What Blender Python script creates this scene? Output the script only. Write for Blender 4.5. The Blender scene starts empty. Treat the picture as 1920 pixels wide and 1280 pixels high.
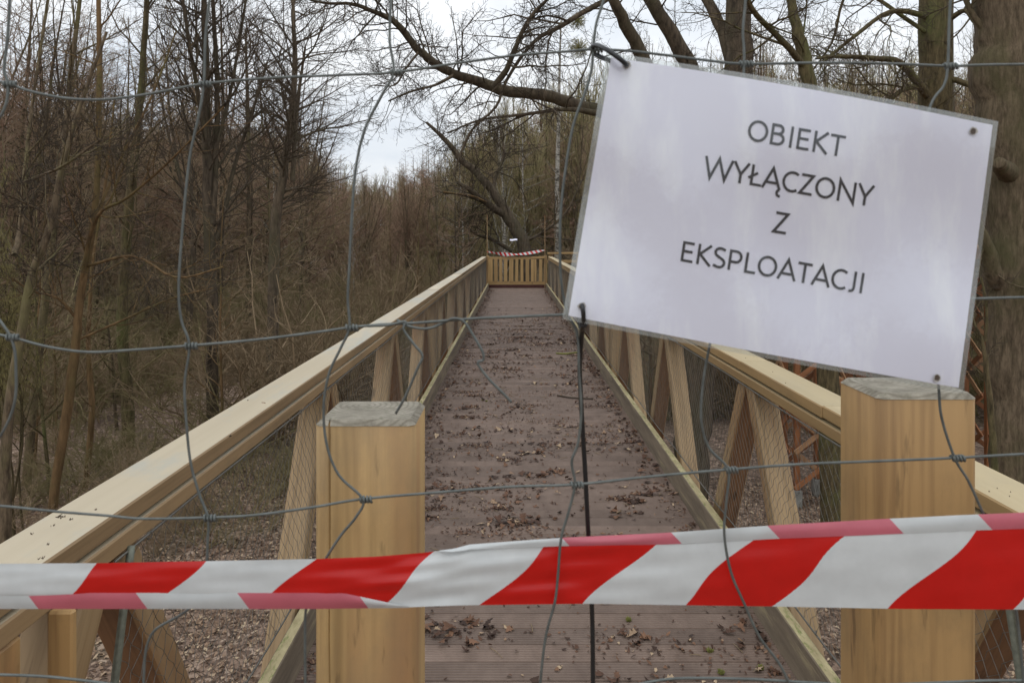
import bpy, bmesh, math, random
import numpy as np
from mathutils import Vector, Matrix, Quaternion

# ---------------------------------------------------------------- camera, world, sun, exposure
SC = bpy.context.scene
COL = SC.collection
F, VX, VY, CAMZ = 1387.0, 963.0, 446.0, 1.6      # focal length in photo pixels, vanishing point, eye height above the deck
cd = bpy.data.cameras.new('camera'); cam = bpy.data.objects.new('camera', cd); COL.objects.link(cam)
cam.location = (0, 0, CAMZ); cam.rotation_euler = (math.pi/2, 0, 0)
cd.sensor_width = 36; cd.lens = F/1920*36
cd.shift_x = -3/1920; cd.shift_y = -194/1920
cd.clip_start = 0.05; cd.clip_end = 800
cd.dof.use_dof = True; cd.dof.focus_distance = 5.0; cd.dof.aperture_fstop = 20
SC.camera = cam

w = bpy.data.worlds.new('World'); SC.world = w; w.use_nodes = True
nt = w.node_tree; nt.nodes.clear(); N = nt.nodes; L = nt.links
out = N.new('ShaderNodeOutputWorld'); bg = N.new('ShaderNodeBackground'); bg.inputs['Strength'].default_value = 0.1
sky = N.new('ShaderNodeTexSky'); sky.sky_type = 'NISHITA'; sky.sun_disc = False
sky.sun_elevation = math.radians(48); sky.sun_rotation = math.radians(200); sky.air_density = 1; sky.dust_density = 2
tc = N.new('ShaderNodeTexCoord')
mp = N.new('ShaderNodeMapping'); mp.inputs['Scale'].default_value = (1.0, 1.0, 2.6)
ns = N.new('ShaderNodeTexNoise'); ns.inputs['Scale'].default_value = 3.4; ns.inputs['Detail'].default_value = 7; ns.inputs['Roughness'].default_value = .55
cr = N.new('ShaderNodeValToRGB')
cr.color_ramp.elements[0].position = .34; cr.color_ramp.elements[0].color = (5.6, 6.1, 6.75, 1)
cr.color_ramp.elements[1].position = .60; cr.color_ramp.elements[1].color = (7.6, 7.8, 8.0, 1)
sx = N.new('ShaderNodeSeparateXYZ')
mr = N.new('ShaderNodeMapRange')                  # overcast sky: the zenith is about three times as bright as the horizon
mr.inputs['From Min'].default_value = 0; mr.inputs['From Max'].default_value = 1
mr.inputs['To Min'].default_value = 1.42; mr.inputs['To Max'].default_value = 2.15
mu = N.new('ShaderNodeVectorMath'); mu.operation = 'SCALE'
mx = N.new('ShaderNodeMix'); mx.data_type = 'RGBA'; mx.inputs['Factor'].default_value = .93
L.new(tc.outputs['Generated'], mp.inputs['Vector']); L.new(mp.outputs[0], ns.inputs['Vector']); L.new(ns.outputs[0], cr.inputs[0])
L.new(tc.outputs['Generated'], sx.inputs[0]); L.new(sx.outputs['Z'], mr.inputs['Value'])
L.new(cr.outputs[0], mu.inputs[0]); L.new(mr.outputs[0], mu.inputs['Scale'])
L.new(sky.outputs[0], mx.inputs['A']); L.new(mu.outputs[0], mx.inputs['B'])
L.new(mx.outputs['Result'], bg.inputs['Color']); L.new(bg.outputs[0], out.inputs[0])

sl = bpy.data.lights.new('sun', 'SUN'); sl.energy = 0.55; sl.angle = math.radians(25); sl.color = (1, .96, .9)
so = bpy.data.objects.new('sun', sl); COL.objects.link(so)
el, az = math.radians(48), math.radians(200)       # sky sun_rotation turns clockwise from +Y
sd = Vector((math.sin(az)*math.cos(el), math.cos(az)*math.cos(el), math.sin(el)))
so.rotation_euler = (-sd).to_track_quat('-Z', 'Y').to_euler()
SC.view_settings.view_transform = 'Standard'; SC.view_settings.look = 'None'
SC.view_settings.gamma = 1; SC.view_settings.use_curve_mapping = False
SC.view_settings.exposure = -0.17
SC.cycles.max_bounces = 5; SC.cycles.diffuse_bounces = 2; SC.cycles.glossy_bounces = 2
SC.cycles.transparent_max_bounces = 8; SC.cycles.transmission_bounces = 4

R = random.Random(7)
GZ = -2.6                                          # forest floor below the deck

def W(px, py, Y):
    return Vector(((px-VX)/F*Y, Y, CAMZ-(py-VY)/F*Y))

# ---------------------------------------------------------------- materials
def newmat(name):
    m = bpy.data.materials.new(name); m.use_nodes = True
    return m, m.node_tree.nodes, m.node_tree.links, m.node_tree.nodes['Principled BSDF']

def ramp(N, stops):
    r = N.new('ShaderNodeValToRGB'); e = r.color_ramp.elements
    while len(e) < len(stops): e.new(.5)
    for k, (p, c) in enumerate(stops):
        e[k].position = p; e[k].color = (*c, 1)
    return r

def noise(N, L, vec, scale, detail=5, rough=.6, stretch=None):
    if stretch:
        m = N.new('ShaderNodeMapping'); m.inputs['Scale'].default_value = stretch
        L.new(vec, m.inputs['Vector']); vec = m.outputs[0]
    n = N.new('ShaderNodeTexNoise'); n.inputs['Scale'].default_value = scale
    n.inputs['Detail'].default_value = detail; n.inputs['Roughness'].default_value = rough
    L.new(vec, n.inputs['Vector']); return n.outputs[0]

def mixc(N, L, fac, a, b, mode='MIX'):
    m = N.new('ShaderNodeMix'); m.data_type = 'RGBA'; m.blend_type = mode
    for k, v in (('Factor', fac), ('A', a), ('B', b)):
        if hasattr(v, 'links'): L.new(v, m.inputs[k])
        elif k == 'Factor': m.inputs[k].default_value = v
        else: m.inputs[k].default_value = (*v, 1)
    return m.outputs['Result']

def maprange(N, L, v, a, b, c=0., d=1.):
    m = N.new('ShaderNodeMapRange'); L.new(v, m.inputs['Value'])
    m.inputs['From Min'].default_value = a; m.inputs['From Max'].default_value = b
    m.inputs['To Min'].default_value = c; m.inputs['To Max'].default_value = d
    return m.outputs[0]

def bump(N, L, h, bsdf, strength, dist):
    b = N.new('ShaderNodeBump'); b.inputs['Strength'].default_value = strength; b.inputs['Distance'].default_value = dist
    L.new(h, b.inputs['Height']); L.new(b.outputs[0], bsdf.inputs['Normal'])

def objvec(N, L):
    """object coordinates shifted by the object's random number, so shared meshes differ"""
    t = N.new('ShaderNodeTexCoord'); i = N.new('ShaderNodeObjectInfo')
    m = N.new('ShaderNodeMath'); m.operation = 'MULTIPLY'; m.inputs[1].default_value = 37.
    L.new(i.outputs['Random'], m.inputs[0])
    c = N.new('ShaderNodeCombineXYZ'); L.new(m.outputs[0], c.inputs[0]); L.new(m.outputs[0], c.inputs[2])
    a = N.new('ShaderNodeVectorMath'); L.new(t.outputs['Object'], a.inputs[0]); L.new(c.outputs[0], a.inputs[1])
    return a.outputs[0], i.outputs['Random']

def wood(name, light, dark, red=None, stain=(.16, .15, .10), stain_amt=.5, rough=.6, knots=True, grain=38, wave=.075):
    m, N, L, B = newmat(name)
    v, rnd = objvec(N, L)
    g0 = noise(N, L, v, grain, 6, .65, (1, 1, .035))
    wv = N.new('ShaderNodeTexWave'); wv.bands_direction = 'X'; wv.inputs['Scale'].default_value = 17; wv.inputs['Distortion'].default_value = 16
    wv.inputs['Detail'].default_value = 3; wv.inputs['Detail Scale'].default_value = .8
    wm = N.new('ShaderNodeMapping'); wm.inputs['Scale'].default_value = (1, 1, .09); L.new(v, wm.inputs[0]); L.new(wm.outputs[0], wv.inputs['Vector'])
    gm = N.new('ShaderNodeMix'); gm.inputs[0].default_value = wave; L.new(g0, gm.inputs[2]); L.new(wv.outputs['Fac'], gm.inputs[3]); g = gm.outputs[0]
    broad = noise(N, L, v, 7, 3, .5, (1, 1, .12))
    c = ramp(N, [(.3, dark), (.52, light), (.8, tuple(x*1.12 for x in light))]); L.new(g, c.inputs[0])
    col = c.outputs[0]
    if red: col = mixc(N, L, maprange(N, L, broad, .5, .66), col, red)
    st = noise(N, L, v, 3.1, 8, .72, (1, 1, .5))
    col = mixc(N, L, maprange(N, L, st, .50, .68, 0, stain_amt), col, stain)
    if knots:
        sk = noise(N, L, v, 34, 4, .6, (1, 1, .16)); col = mixc(N, L, maprange(N, L, sk, .61, .68, 0, .55), col, tuple(x*.4 for x in dark))
        vo = N.new('ShaderNodeTexVoronoi'); mpp = N.new('ShaderNodeMapping'); mpp.inputs['Scale'].default_value = (6, 6, 1.7)
        L.new(v, mpp.inputs[0]); L.new(mpp.outputs[0], vo.inputs['Vector']); vo.inputs['Scale'].default_value = 1
        col = mixc(N, L, maprange(N, L, vo.outputs['Distance'], .085, .045, 0, .7), col, tuple(x*.35 for x in dark))
    bri = maprange(N, L, rnd, 0, 1, .86, 1.1)
    vm = N.new('ShaderNodeVectorMath'); vm.operation = 'SCALE'; L.new(col, vm.inputs[0]); L.new(bri, vm.inputs['Scale'])
    L.new(vm.outputs[0], B.inputs['Base Color']); B.inputs['Roughness'].default_value = rough
    bump(N, L, g, B, .35, .002)
    return m

def blotchy(name, a, b, scale=4, c=None, cpos=(.6, .7), rough=.85, stretch=None, bs=.5, bd=.004, bscale=60):
    m, N, L, B = newmat(name)
    v, rnd = objvec(N, L)
    n = noise(N, L, v, scale, 8, .7, stretch)
    r = ramp(N, [(.33, a), (.66, b)]); L.new(n, r.inputs[0]); col = r.outputs[0]
    if c:
        n2 = noise(N, L, v, scale*1.7, 8, .75, stretch)
        col = mixc(N, L, maprange(N, L, n2, *cpos), col, c)
    L.new(col, B.inputs['Base Color']); B.inputs['Roughness'].default_value = rough
    bump(N, L, noise(N, L, v, bscale, 6, .7), B, bs, bd)
    return m

def bark(name, a, b, c=None, fur=16, var=.35):
    m, N, L, B = newmat(name)
    v, rnd = objvec(N, L)
    n = noise(N, L, v, fur, 7, .7, (1, 1, .22))
    r = ramp(N, [(.36, a), (.64, b)]); L.new(n, r.inputs[0]); col = r.outputs[0]
    if c:
        n2 = noise(N, L, v, 1.4, 6, .7, (1, 1, .6))
        col = mixc(N, L, maprange(N, L, n2, .48, .66, 0, .8), col, c)
    bri = maprange(N, L, rnd, 0, 1, 1-var, 1+var)
    vm = N.new('ShaderNodeVectorMath'); vm.operation = 'SCALE'; L.new(col, vm.inputs[0]); L.new(bri, vm.inputs['Scale'])
    L.new(vm.outputs[0], B.inputs['Base Color']); B.inputs['Roughness'].default_value = .9
    B.inputs['Specular IOR Level'].default_value = .2
    bump(N, L, n, B, .9, .03)
    return m

def twig(name, a, b):
    m, N, L, B = newmat(name)
    i = N.new('ShaderNodeObjectInfo'); r = ramp(N, [(0, a), (1, b)]); L.new(i.outputs['Random'], r.inputs[0])
    L.new(r.outputs[0], B.inputs['Base Color']); B.inputs['Roughness'].default_value = .8
    B.inputs['Specular IOR Level'].default_value = .2
    return m

M = {}
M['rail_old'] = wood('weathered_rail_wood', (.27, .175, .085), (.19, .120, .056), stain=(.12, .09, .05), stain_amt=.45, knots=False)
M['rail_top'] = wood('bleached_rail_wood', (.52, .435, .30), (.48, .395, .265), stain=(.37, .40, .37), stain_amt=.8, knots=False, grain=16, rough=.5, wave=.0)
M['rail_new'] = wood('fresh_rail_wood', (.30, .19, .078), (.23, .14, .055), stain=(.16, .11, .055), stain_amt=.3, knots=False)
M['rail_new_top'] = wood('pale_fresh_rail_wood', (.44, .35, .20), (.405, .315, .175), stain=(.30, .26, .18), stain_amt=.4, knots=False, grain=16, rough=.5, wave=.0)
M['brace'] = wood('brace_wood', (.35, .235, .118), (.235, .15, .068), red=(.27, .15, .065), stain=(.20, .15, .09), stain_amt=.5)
M['brace_under_shade'] = wood('shaded_unbleached_brace_wood', (.24, .125, .06), (.15, .075, .034), stain=(.10, .06, .035), stain_amt=.5)  # brace undersides: shade put into the colour, along with redder unbleached wood
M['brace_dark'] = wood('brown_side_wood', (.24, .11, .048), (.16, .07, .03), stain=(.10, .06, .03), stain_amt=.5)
M['post'] = wood('golden_post_wood', (.39, .235, .092), (.235, .132, .050), red=(.32, .135, .052), stain=(.17, .115, .055), stain_amt=.65, grain=24)
M['post_left'] = wood('yellow_post_wood', (.43, .28, .118), (.275, .172, .070), red=(.31, .17, .075), stain=(.19, .14, .08), stain_amt=.55, grain=24)
M['post_top'] = blotchy('weathered_end_grain', (.16, .14, .105), (.35, .315, .25), 34, (.15, .145, .09), (.54, .68), bs=.6, bscale=120)
def rings(m):
    N = m.node_tree.nodes; L = m.node_tree.links; B = N['Principled BSDF']; t = N.new('ShaderNodeTexCoord')
    wv = N.new('ShaderNodeTexWave'); wv.wave_type = 'RINGS'; wv.rings_direction = 'Z'; wv.inputs['Scale'].default_value = 38; wv.inputs['Distortion'].default_value = 1.6; wv.inputs['Detail'].default_value = 3
    mp = N.new('ShaderNodeMapping'); mp.inputs['Location'].default_value = (.02, -.03, 0); L.new(t.outputs['Object'], mp.inputs[0]); L.new(mp.outputs[0], wv.inputs['Vector'])
    src = B.inputs['Base Color'].links[0].from_socket
    col = mixc(N, L, maprange(N, L, wv.outputs['Fac'], 0, .55, .55, 0), src, (.13, .11, .075)); L.new(col, B.inputs['Base Color'])
rings(M['post_top'])
M['curb'] = blotchy('weathered_kerb_wood', (.10, .075, .05), (.24, .185, .125), 13, (.32, .26, .15), (.55, .7), stretch=(1, 1, .1), bs=.4)
M['curb_top'] = blotchy('mossy_kerb_top', (.25, .20, .10), (.45, .38, .21), 22, (.15, .17, .045), (.50, .62), stretch=(1, 1, .3), bs=.8)
M['gate'] = wood('gate_wood', (.40, .255, .105), (.29, .175, .068), stain=(.25, .18, .09), stain_amt=.4, knots=False)
M['sill'] = blotchy('dark_red_sill', (.05, .015, .012), (.09, .03, .025), 10)
M['tower'] = wood('orange_lattice_wood', (.31, .125, .048), (.20, .078, .03), stain=(.11, .06, .035), stain_amt=.5, knots=False)
M['tower_pale'] = wood('pale_lattice_slat_wood', (.36, .20, .10), (.25, .13, .06), stain=(.11, .07, .04), stain_amt=.5, knots=False)
M['concrete'] = blotchy('concrete_footing', (.20, .20, .18), (.32, .31, .28), 12, bs=.4)
M['bark'] = bark('brown_bark', (.048, .035, .023), (.165, .122, .077), (.14, .125, .055))
M['bark_dark'] = bark('dark_bark', (.042, .032, .023), (.14, .106, .072), (.08, .07, .04))
M['bark_tan'] = bark('tan_bark', (.08, .05, .024), (.20, .125, .06), (.13, .11, .045), fur=9, var=.15)  # warm tan bark, paler than the brown one
M['bark_olive'] = bark('olive_mossy_bark', (.045, .035, .018), (.15, .115, .06), (.105, .11, .04), fur=26, var=.15)
M['bark_big'] = bark('ridged_mossy_bark', (.065, .048, .03), (.19, .142, .092), (.09, .082, .038), fur=22, var=.1)
M['twig_red'] = twig('reddish_twigs', (.20, .125, .082), (.33, .225, .155))
M['twig_brown'] = twig('brown_twigs', (.17, .122, .070), (.32, .235, .145))
M['twig_olive'] = twig('olive_twigs', (.15, .128, .055), (.26, .215, .11))
M['twig_dark'] = twig('dark_twigs', (.05, .037, .025), (.10, .074, .05))
M['twig_pale'] = twig('pale_ochre_twigs', (.26, .185, .11), (.42, .32, .20))  # far twigs, here and in the next two: haze put into the colour
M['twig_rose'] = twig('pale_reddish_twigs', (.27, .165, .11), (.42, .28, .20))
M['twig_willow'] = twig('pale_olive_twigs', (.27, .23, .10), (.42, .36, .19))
M['mistletoe'] = blotchy('mistletoe_leaves', (.20, .19, .07), (.34, .30, .13), 5, bs=.1)
M['catkin'] = blotchy('yellow_green_catkins', (.20, .17, .06), (.32, .27, .11), 5, bs=.1)

def birch():
    m, N, L, B = newmat('birch_bark'); v, rnd = objvec(N, L)
    n = noise(N, L, v, 5, 6, .7, (1, 1, 2.5)); r = ramp(N, [(.42, (.06, .05, .04)), (.5, (.34, .31, .26)), (.8, (.45, .42, .37))])
    L.new(n, r.inputs[0]); L.new(r.outputs[0], B.inputs['Base Color']); B.inputs['Roughness'].default_value = .8
    return m
M['birch'] = birch()

def deckmat():
    m, N, L, B = newmat('brown_composite_decking'); v, rnd = objvec(N, L)
    n = noise(N, L, v, 5, 8, .7, (1, .4, 1)); r = ramp(N, [(.3, (.12, .078, .056)), (.7, (.235, .166, .128))]); L.new(n, r.inputs[0])
    t = N.new('ShaderNodeTexCoord')
    d = noise(N, L, t.outputs['Object'], 1.3, 9, .75)
    col = mixc(N, L, maprange(N, L, d, .5, .68, 0, .45), r.outputs[0], (.10, .065, .045))
    bri = maprange(N, L, rnd, 0, 1, .82, 1.13)
    vm = N.new('ShaderNodeVectorMath'); vm.operation = 'SCALE'; L.new(col, vm.inputs[0]); L.new(bri, vm.inputs['Scale'])
    L.new(vm.outputs[0], B.inputs['Base Color']); B.inputs['Roughness'].default_value = .62
    bump(N, L, noise(N, L, v, 160, 4, .7), B, .3, .001)
    return m
M['deck'] = deckmat()

def metal(name, col, rough, met=.7, bs=.2):
    m, N, L, B = newmat(name); t = N.new('ShaderNodeTexCoord')
    n = noise(N, L, t.outputs['Object'], 90, 4, .6)
    r = ramp(N, [(.3, tuple(x*.7 for x in col)), (.7, tuple(x*1.15 for x in col))]); L.new(n, r.inputs[0])
    L.new(r.outputs[0], B.inputs['Base Color']); B.inputs['Roughness'].default_value = rough; B.inputs['Metallic'].default_value = met
    bump(N, L, n, B, bs, .0005); return m
M['wire'] = metal('galvanised_wire', (.125, .137, .128), .5, .35)
M['net'] = metal('net_wire', (.15, .14, .12), .45, .5)
M['bolt'] = metal('rusty_bolt', (.10, .07, .05), .6, .6)
M['rod'] = metal('green_grey_rod', (.17, .18, .14), .5, .3)
M['cable'] = metal('black_cable', (.012, .013, .014), .4, 0)

def leafmat(name, stops, rough=.75):
    m, N, L, B = newmat(name)
    a = N.new('ShaderNodeAttribute'); a.attribute_name = 'tint'; r = ramp(N, stops); L.new(a.outputs['Fac'], r.inputs[0])
    t = N.new('ShaderNodeTexCoord'); n = noise(N, L, t.outputs['Object'], 60, 3, .6)
    vm = N.new('ShaderNodeVectorMath'); vm.operation = 'SCALE'; L.new(r.outputs[0], vm.inputs[0]); L.new(maprange(N, L, n, .3, .7, .75, 1.2), vm.inputs['Scale'])
    L.new(vm.outputs[0], B.inputs['Base Color']); B.inputs['Roughness'].default_value = rough
    return m
M['litter'] = leafmat('dead_leaves', [(0, (.08, .045, .028)), (.35, (.175, .105, .060)), (.7, (.31, .20, .125)), (1, (.52, .40, .26))])
M['litter_deck'] = leafmat('dead_leaves_on_deck', [(0, (.03, .014, .008)), (.5, (.095, .042, .021)), (.85, (.19, .095, .05)), (1, (.44, .32, .20))])

def groundmat():
    m, N, L, B = newmat('leaf_litter_ground'); t = N.new('ShaderNodeTexCoord'); v = t.outputs['Object']
    vo = N.new('ShaderNodeTexVoronoi'); vo.inputs['Scale'].default_value = 17; vo.inputs['Randomness'].default_value = 1
    n0 = N.new('ShaderNodeTexNoise'); n0.inputs['Scale'].default_value = 9; n0.inputs['Detail'].default_value = 3
    va = N.new('ShaderNodeVectorMath'); vs = N.new('ShaderNodeVectorMath'); vs.operation = 'SCALE'; vs.inputs['Scale'].default_value = .25
    L.new(v, n0.inputs['Vector']); L.new(n0.outputs['Color'], vs.inputs[0]); L.new(v, va.inputs[0]); L.new(vs.outputs[0], va.inputs[1]); L.new(va.outputs[0], vo.inputs['Vector'])
    s = N.new('ShaderNodeSeparateColor'); L.new(vo.outputs['Color'], s.inputs[0])
    r = ramp(N, [(0, (.075, .045, .03)), (.4, (.17, .11, .075)), (.8, (.28, .19, .135)), (1, (.42, .31, .23))]); L.new(s.outputs[0], r.inputs[0])
    big = noise(N, L, v, .45, 6, .65)
    col = mixc(N, L, maprange(N, L, big, .56, .70, 0, .55), r.outputs[0], (.075, .08, .03))
    col = mixc(N, L, maprange(N, L, big, .44, .32, 0, .6), col, (.06, .045, .03))
    L.new(col, B.inputs['Base Color']); B.inputs['Roughness'].default_value = .9
    bump(N, L, s.outputs[1], B, .8, .03)
    return m
M['ground'] = groundmat()

# ---------------------------------------------------------------- object helpers
def tag(o, label=None, cat=None, group=None, kind=None):
    if label: o['label'] = label
    if cat: o['category'] = cat
    if group: o['group'] = group
    if kind: o['kind'] = kind
    return o

def link(name, mesh, parent=None, mat=None):
    o = bpy.data.objects.new(name, mesh); COL.objects.link(o)
    if parent: o.parent = parent
    return o

def empty(name, loc, label, cat, group=None, kind=None):
    o = bpy.data.objects.new(name, None); COL.objects.link(o); o.location = loc; o.empty_display_size = .1
    return tag(o, label, cat, group, kind)

def mesh_np(name, verts, faces, mats, smooth=False, matidx=None):
    """faces: a list of arrays (n,3) or (n,4)"""
    me = bpy.data.meshes.new(name)
    verts = np.asarray(verts, np.float32).reshape(-1, 3)
    fl = [np.asarray(f, np.int32) for f in faces if len(f)]
    loops = np.concatenate([f.ravel() for f in fl]); tot = np.concatenate([np.full(len(f), f.shape[1], np.int32) for f in fl])
    start = np.concatenate([[0], np.cumsum(tot)[:-1]]).astype(np.int32)
    me.vertices.add(len(verts)); me.vertices.foreach_set('co', verts.ravel())
    me.loops.add(len(loops)); me.loops.foreach_set('vertex_index', loops)
    me.polygons.add(len(tot)); me.polygons.foreach_set('loop_start', start); me.polygons.foreach_set('loop_total', tot)
    if matidx is not None: me.polygons.foreach_set('material_index', np.asarray(matidx, np.int32))
    me.update(calc_edges=True); me.validate()
    if smooth: me.polygons.foreach_set('use_smooth', np.ones(len(tot), bool))
    for m in (mats if isinstance(mats, (list, tuple)) else [mats]): me.materials.append(m)
    return me

def tube_np(paths, sides):
    """paths: list of (pts (n,3), radii (n,)), all of them becoming tubes. returns verts, faces"""
    V = []; Fq = []; off = 0
    by = {}
    for p, r in paths: by.setdefault(len(p), []).append((p, r))
    ang = np.arange(sides)*2*np.pi/sides
    for n, lst in by.items():
        P = np.array([p for p, r in lst], float); Rr = np.array([r for p, r in lst], float)   # (k,n,3),(k,n)
        T = np.gradient(P, axis=1); T /= np.linalg.norm(T, axis=2, keepdims=True)+1e-12
        ref = np.zeros_like(T[:, :1]); a = np.abs(T[:, :1]).argmin(axis=2); 
        ref[np.arange(len(lst)), 0, a[:, 0]] = 1
        ref = np.broadcast_to(ref, T.shape)
        U = np.cross(T, ref); U /= np.linalg.norm(U, axis=2, keepdims=True)+1e-12
        Wv = np.cross(T, U)
        ring = P[:, :, None, :] + Rr[:, :, None, None]*(np.cos(ang)[None, None, :, None]*U[:, :, None, :] + np.sin(ang)[None, None, :, None]*Wv[:, :, None, :])
        k = len(lst); V.append(ring.reshape(-1, 3))
        b = off + (np.arange(k)*n*sides)[:, None, None] + (np.arange(n-1)*sides)[None, :, None]
        i = np.arange(sides)[None, None, :]; j = (i+1) % sides
        q = np.stack(np.broadcast_arrays(b+i, b+j, b+sides+j, b+sides+i), axis=-1).reshape(-1, 4)
        Fq.append(q); off += k*n*sides
    return np.concatenate(V), np.concatenate(Fq)

def tubes(name, paths, sides, mat, parent=None, smooth=True):
    v, f = tube_np(paths, sides)
    return link(name, mesh_np(name, v, [f], mat, smooth), parent)

def wire(name, pts, r, mat, parent=None, sides=8, sub=8, closed_ends=True):
    """a smooth wire through the points"""
    P = [np.array(p, float) for p in pts]; Q = []
    P2 = [2*P[0]-P[1]] + P + [2*P[-1]-P[-2]]
    for i in range(1, len(P2)-2):
        for s in range(sub):
            t = s/sub; a, b, c, d = P2[i-1], P2[i], P2[i+1], P2[i+2]
            Q.append(.5*((2*b)+(-a+c)*t+(2*a-5*b+4*c-d)*t*t+(-a+3*b-3*c+d)*t**3))
    Q.append(P[-1]); Q = np.array(Q); rad = np.full(len(Q), r)
    # caps: shrink the ends
    Q = np.vstack([Q[0]-(Q[1]-Q[0])*.02, Q, Q[-1]+(Q[-1]-Q[-2])*.02]); rad = np.concatenate([[r*.05], rad, [r*.05]])
    return tubes(name, [(Q, rad)], sides, mat, parent)

def bevel_box(name, sx, sy, sz, bev=.004, mats=None, topmat=None, axis_top=1):
    """box centred in x,y, from z=0 to sz along local Z; faces facing local +Y may take a second material"""
    bm = bmesh.new()
    bmesh.ops.create_cube(bm, size=1)
    for v in bm.verts: v.co = Vector((v.co.x*sx, v.co.y*sy, (v.co.z+.5)*sz))
    if bev: bmesh.ops.bevel(bm, geom=bm.edges[:]+bm.verts[:], offset=bev, segments=1, affect='EDGES', profile=.5)
    me = bpy.data.meshes.new(name)
    if topmat:
        for f in bm.faces:
            if f.normal[axis_top] > .9: f.material_index = 1
    bm.to_mesh(me); bm.free()
    for m in ([mats, topmat] if topmat else [mats]): me.materials.append(m)
    return me

def timber(name, p0, p1, wd, ht, mat, parent=None, up=(0, 0, 1), topmat=None, bev=.004, under=None):
    """a squared timber from p0 to p1; ht measured along 'up', wd across it. local Z runs along the timber, local Y up"""
    p0, p1 = Vector(p0), Vector(p1); z = (p1-p0).normalized(); u = Vector(up); u = (u-z*u.dot(z)).normalized(); x = u.cross(z)
    me = bevel_box(name, wd, ht, (p1-p0).length, bev, mat, topmat)
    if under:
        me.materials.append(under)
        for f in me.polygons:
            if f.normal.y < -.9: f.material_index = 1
    o = link(name, me)
    o.matrix_world = Matrix(((x.x, u.x, z.x, p0.x), (x.y, u.y, z.y, p0.y), (x.z, u.z, z.z, p0.z), (0, 0, 0, 1)))
    if parent:
        o.parent = parent; o.matrix_parent_inverse = Matrix.Translation(-parent.location)
    return o

def in_world(o, parent):
    """mesh built in world coordinates, hung under an Empty standing elsewhere"""
    o.parent = parent; o.matrix_parent_inverse = Matrix.Translation(-parent.location); return o

# ---------------------------------------------------------------- ground
def ground_z(x, y):
    z = GZ + .12*math.sin(x*.31+y*.17)+.08*math.sin(x*.9-y*.6+1)
    if y < 4.2: z = max(z, min(-.06, -.06-(y-1.0)*.95)) if y > 1.0 else -.06+ .0*x
    if y > 45: z += min(1, (y-45)/70)**1.3*6
    if abs(x) > 40 : z += (abs(x)-40)*.06
    if x > 4: z += .12*min(1, (x-4)/4)
    return z
xs = np.concatenate([np.linspace(-260, -30, 24), np.linspace(-28, 28, 113), np.linspace(30, 260, 24)])
ys = np.concatenate([np.linspace(-200, -5, 12), np.linspace(-4, 6, 31), np.linspace(6.5, 40, 68), np.linspace(42, 330, 60)])
gv = [(x, y, ground_z(x, y)+(R.uniform(-.02, .02) if y > 4 else 0)) for y in ys for x in xs]
nx = len(xs); gf = [(j*nx+i, j*nx+i+1, (j+1)*nx+i+1, (j+1)*nx+i) for j in range(len(ys)-1) for i in range(nx-1)]
tag(link('ground', mesh_np('ground', gv, [gf], M['ground'], True)), 'forest floor covered in dead brown leaves', None, None, 'structure')

def leaves_mesh(name, pts, size, mat, lift=.01, tilt=.5, seed=1, oak=False):
    """dead leaves: each a folded lobed blade, lying loose. pts (n,3)"""
    rg = np.random.default_rng(seed); n = len(pts); P = np.asarray(pts, float)
    if oak: prof = np.array([(0, .5), (.16, .22), (.30, .27), (.2, .08), (.34, -.02), (.14, -.14), (.14, -.3), (0, -.5)])
    else: prof = np.array([(0, .5), (.26, .12), (.2, -.25), (0, -.5)])
    outl = np.concatenate([prof, [(-x, y) for x, y in prof[-2:0:-1]]]); k = len(outl)
    sz = rg.uniform(.55, 1.25, n)*size; yaw = rg.uniform(0, 2*np.pi, n)
    bend = rg.uniform(-.5, 1.1, n); curl = rg.uniform(-.5, 1.2, n)
    X = outl[None, :, 0]*sz[:, None]*rg.uniform(.7, 1.25, (n, 1)); Y = outl[None, :, 1]*sz[:, None]
    Z = np.abs(X)*bend[:, None]+(Y**2)/sz[:, None]*curl[:, None]
    tx = rg.normal(0, tilt, n)[:, None]; ty = rg.normal(0, tilt, n)[:, None]
    Z = Z+X*np.tanh(tx)+Y*np.tanh(ty)
    Z = Z-Z.min(axis=1, keepdims=True)+lift*rg.uniform(0, 1, (n, 1))
    c, s = np.cos(yaw)[:, None], np.sin(yaw)[:, None]
    V = np.stack([P[:, 0:1]+X*c-Y*s, P[:, 1:2]+X*s+Y*c, P[:, 2:3]+Z], axis=-1).reshape(-1, 3)
    base = (np.arange(n)*k)[:, None]
    quads = []
    for i in range(k//2-1+0):
        a, b, cc, d = i, i+1, (k-i-1) % k, (k-i) % k
        if a == d % k: quads.append(('t', a, b, cc))
        elif b == cc: quads.append(('t', a, b, d))
        else: quads.append(('q', a, b, cc, d))
    quads.append(('t', k//2-1, k//2, k//2+1))
    tri = np.concatenate([base+np.array(q[1:])[None] for q in quads if q[0] == 't']); fq = [base+np.array(q[1:])[None] for q in quads if q[0] == 'q']
    faces = [tri]+([np.concatenate(fq)] if fq else [])
    me = mesh_np(name, V, faces, mat)
    at = me.attributes.new('tint', 'FLOAT', 'POINT'); t = np.repeat(rg.uniform(0, 1, n)**1.1, k).astype(np.float32)
    at.data.foreach_set('value', t)
    return me

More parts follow.
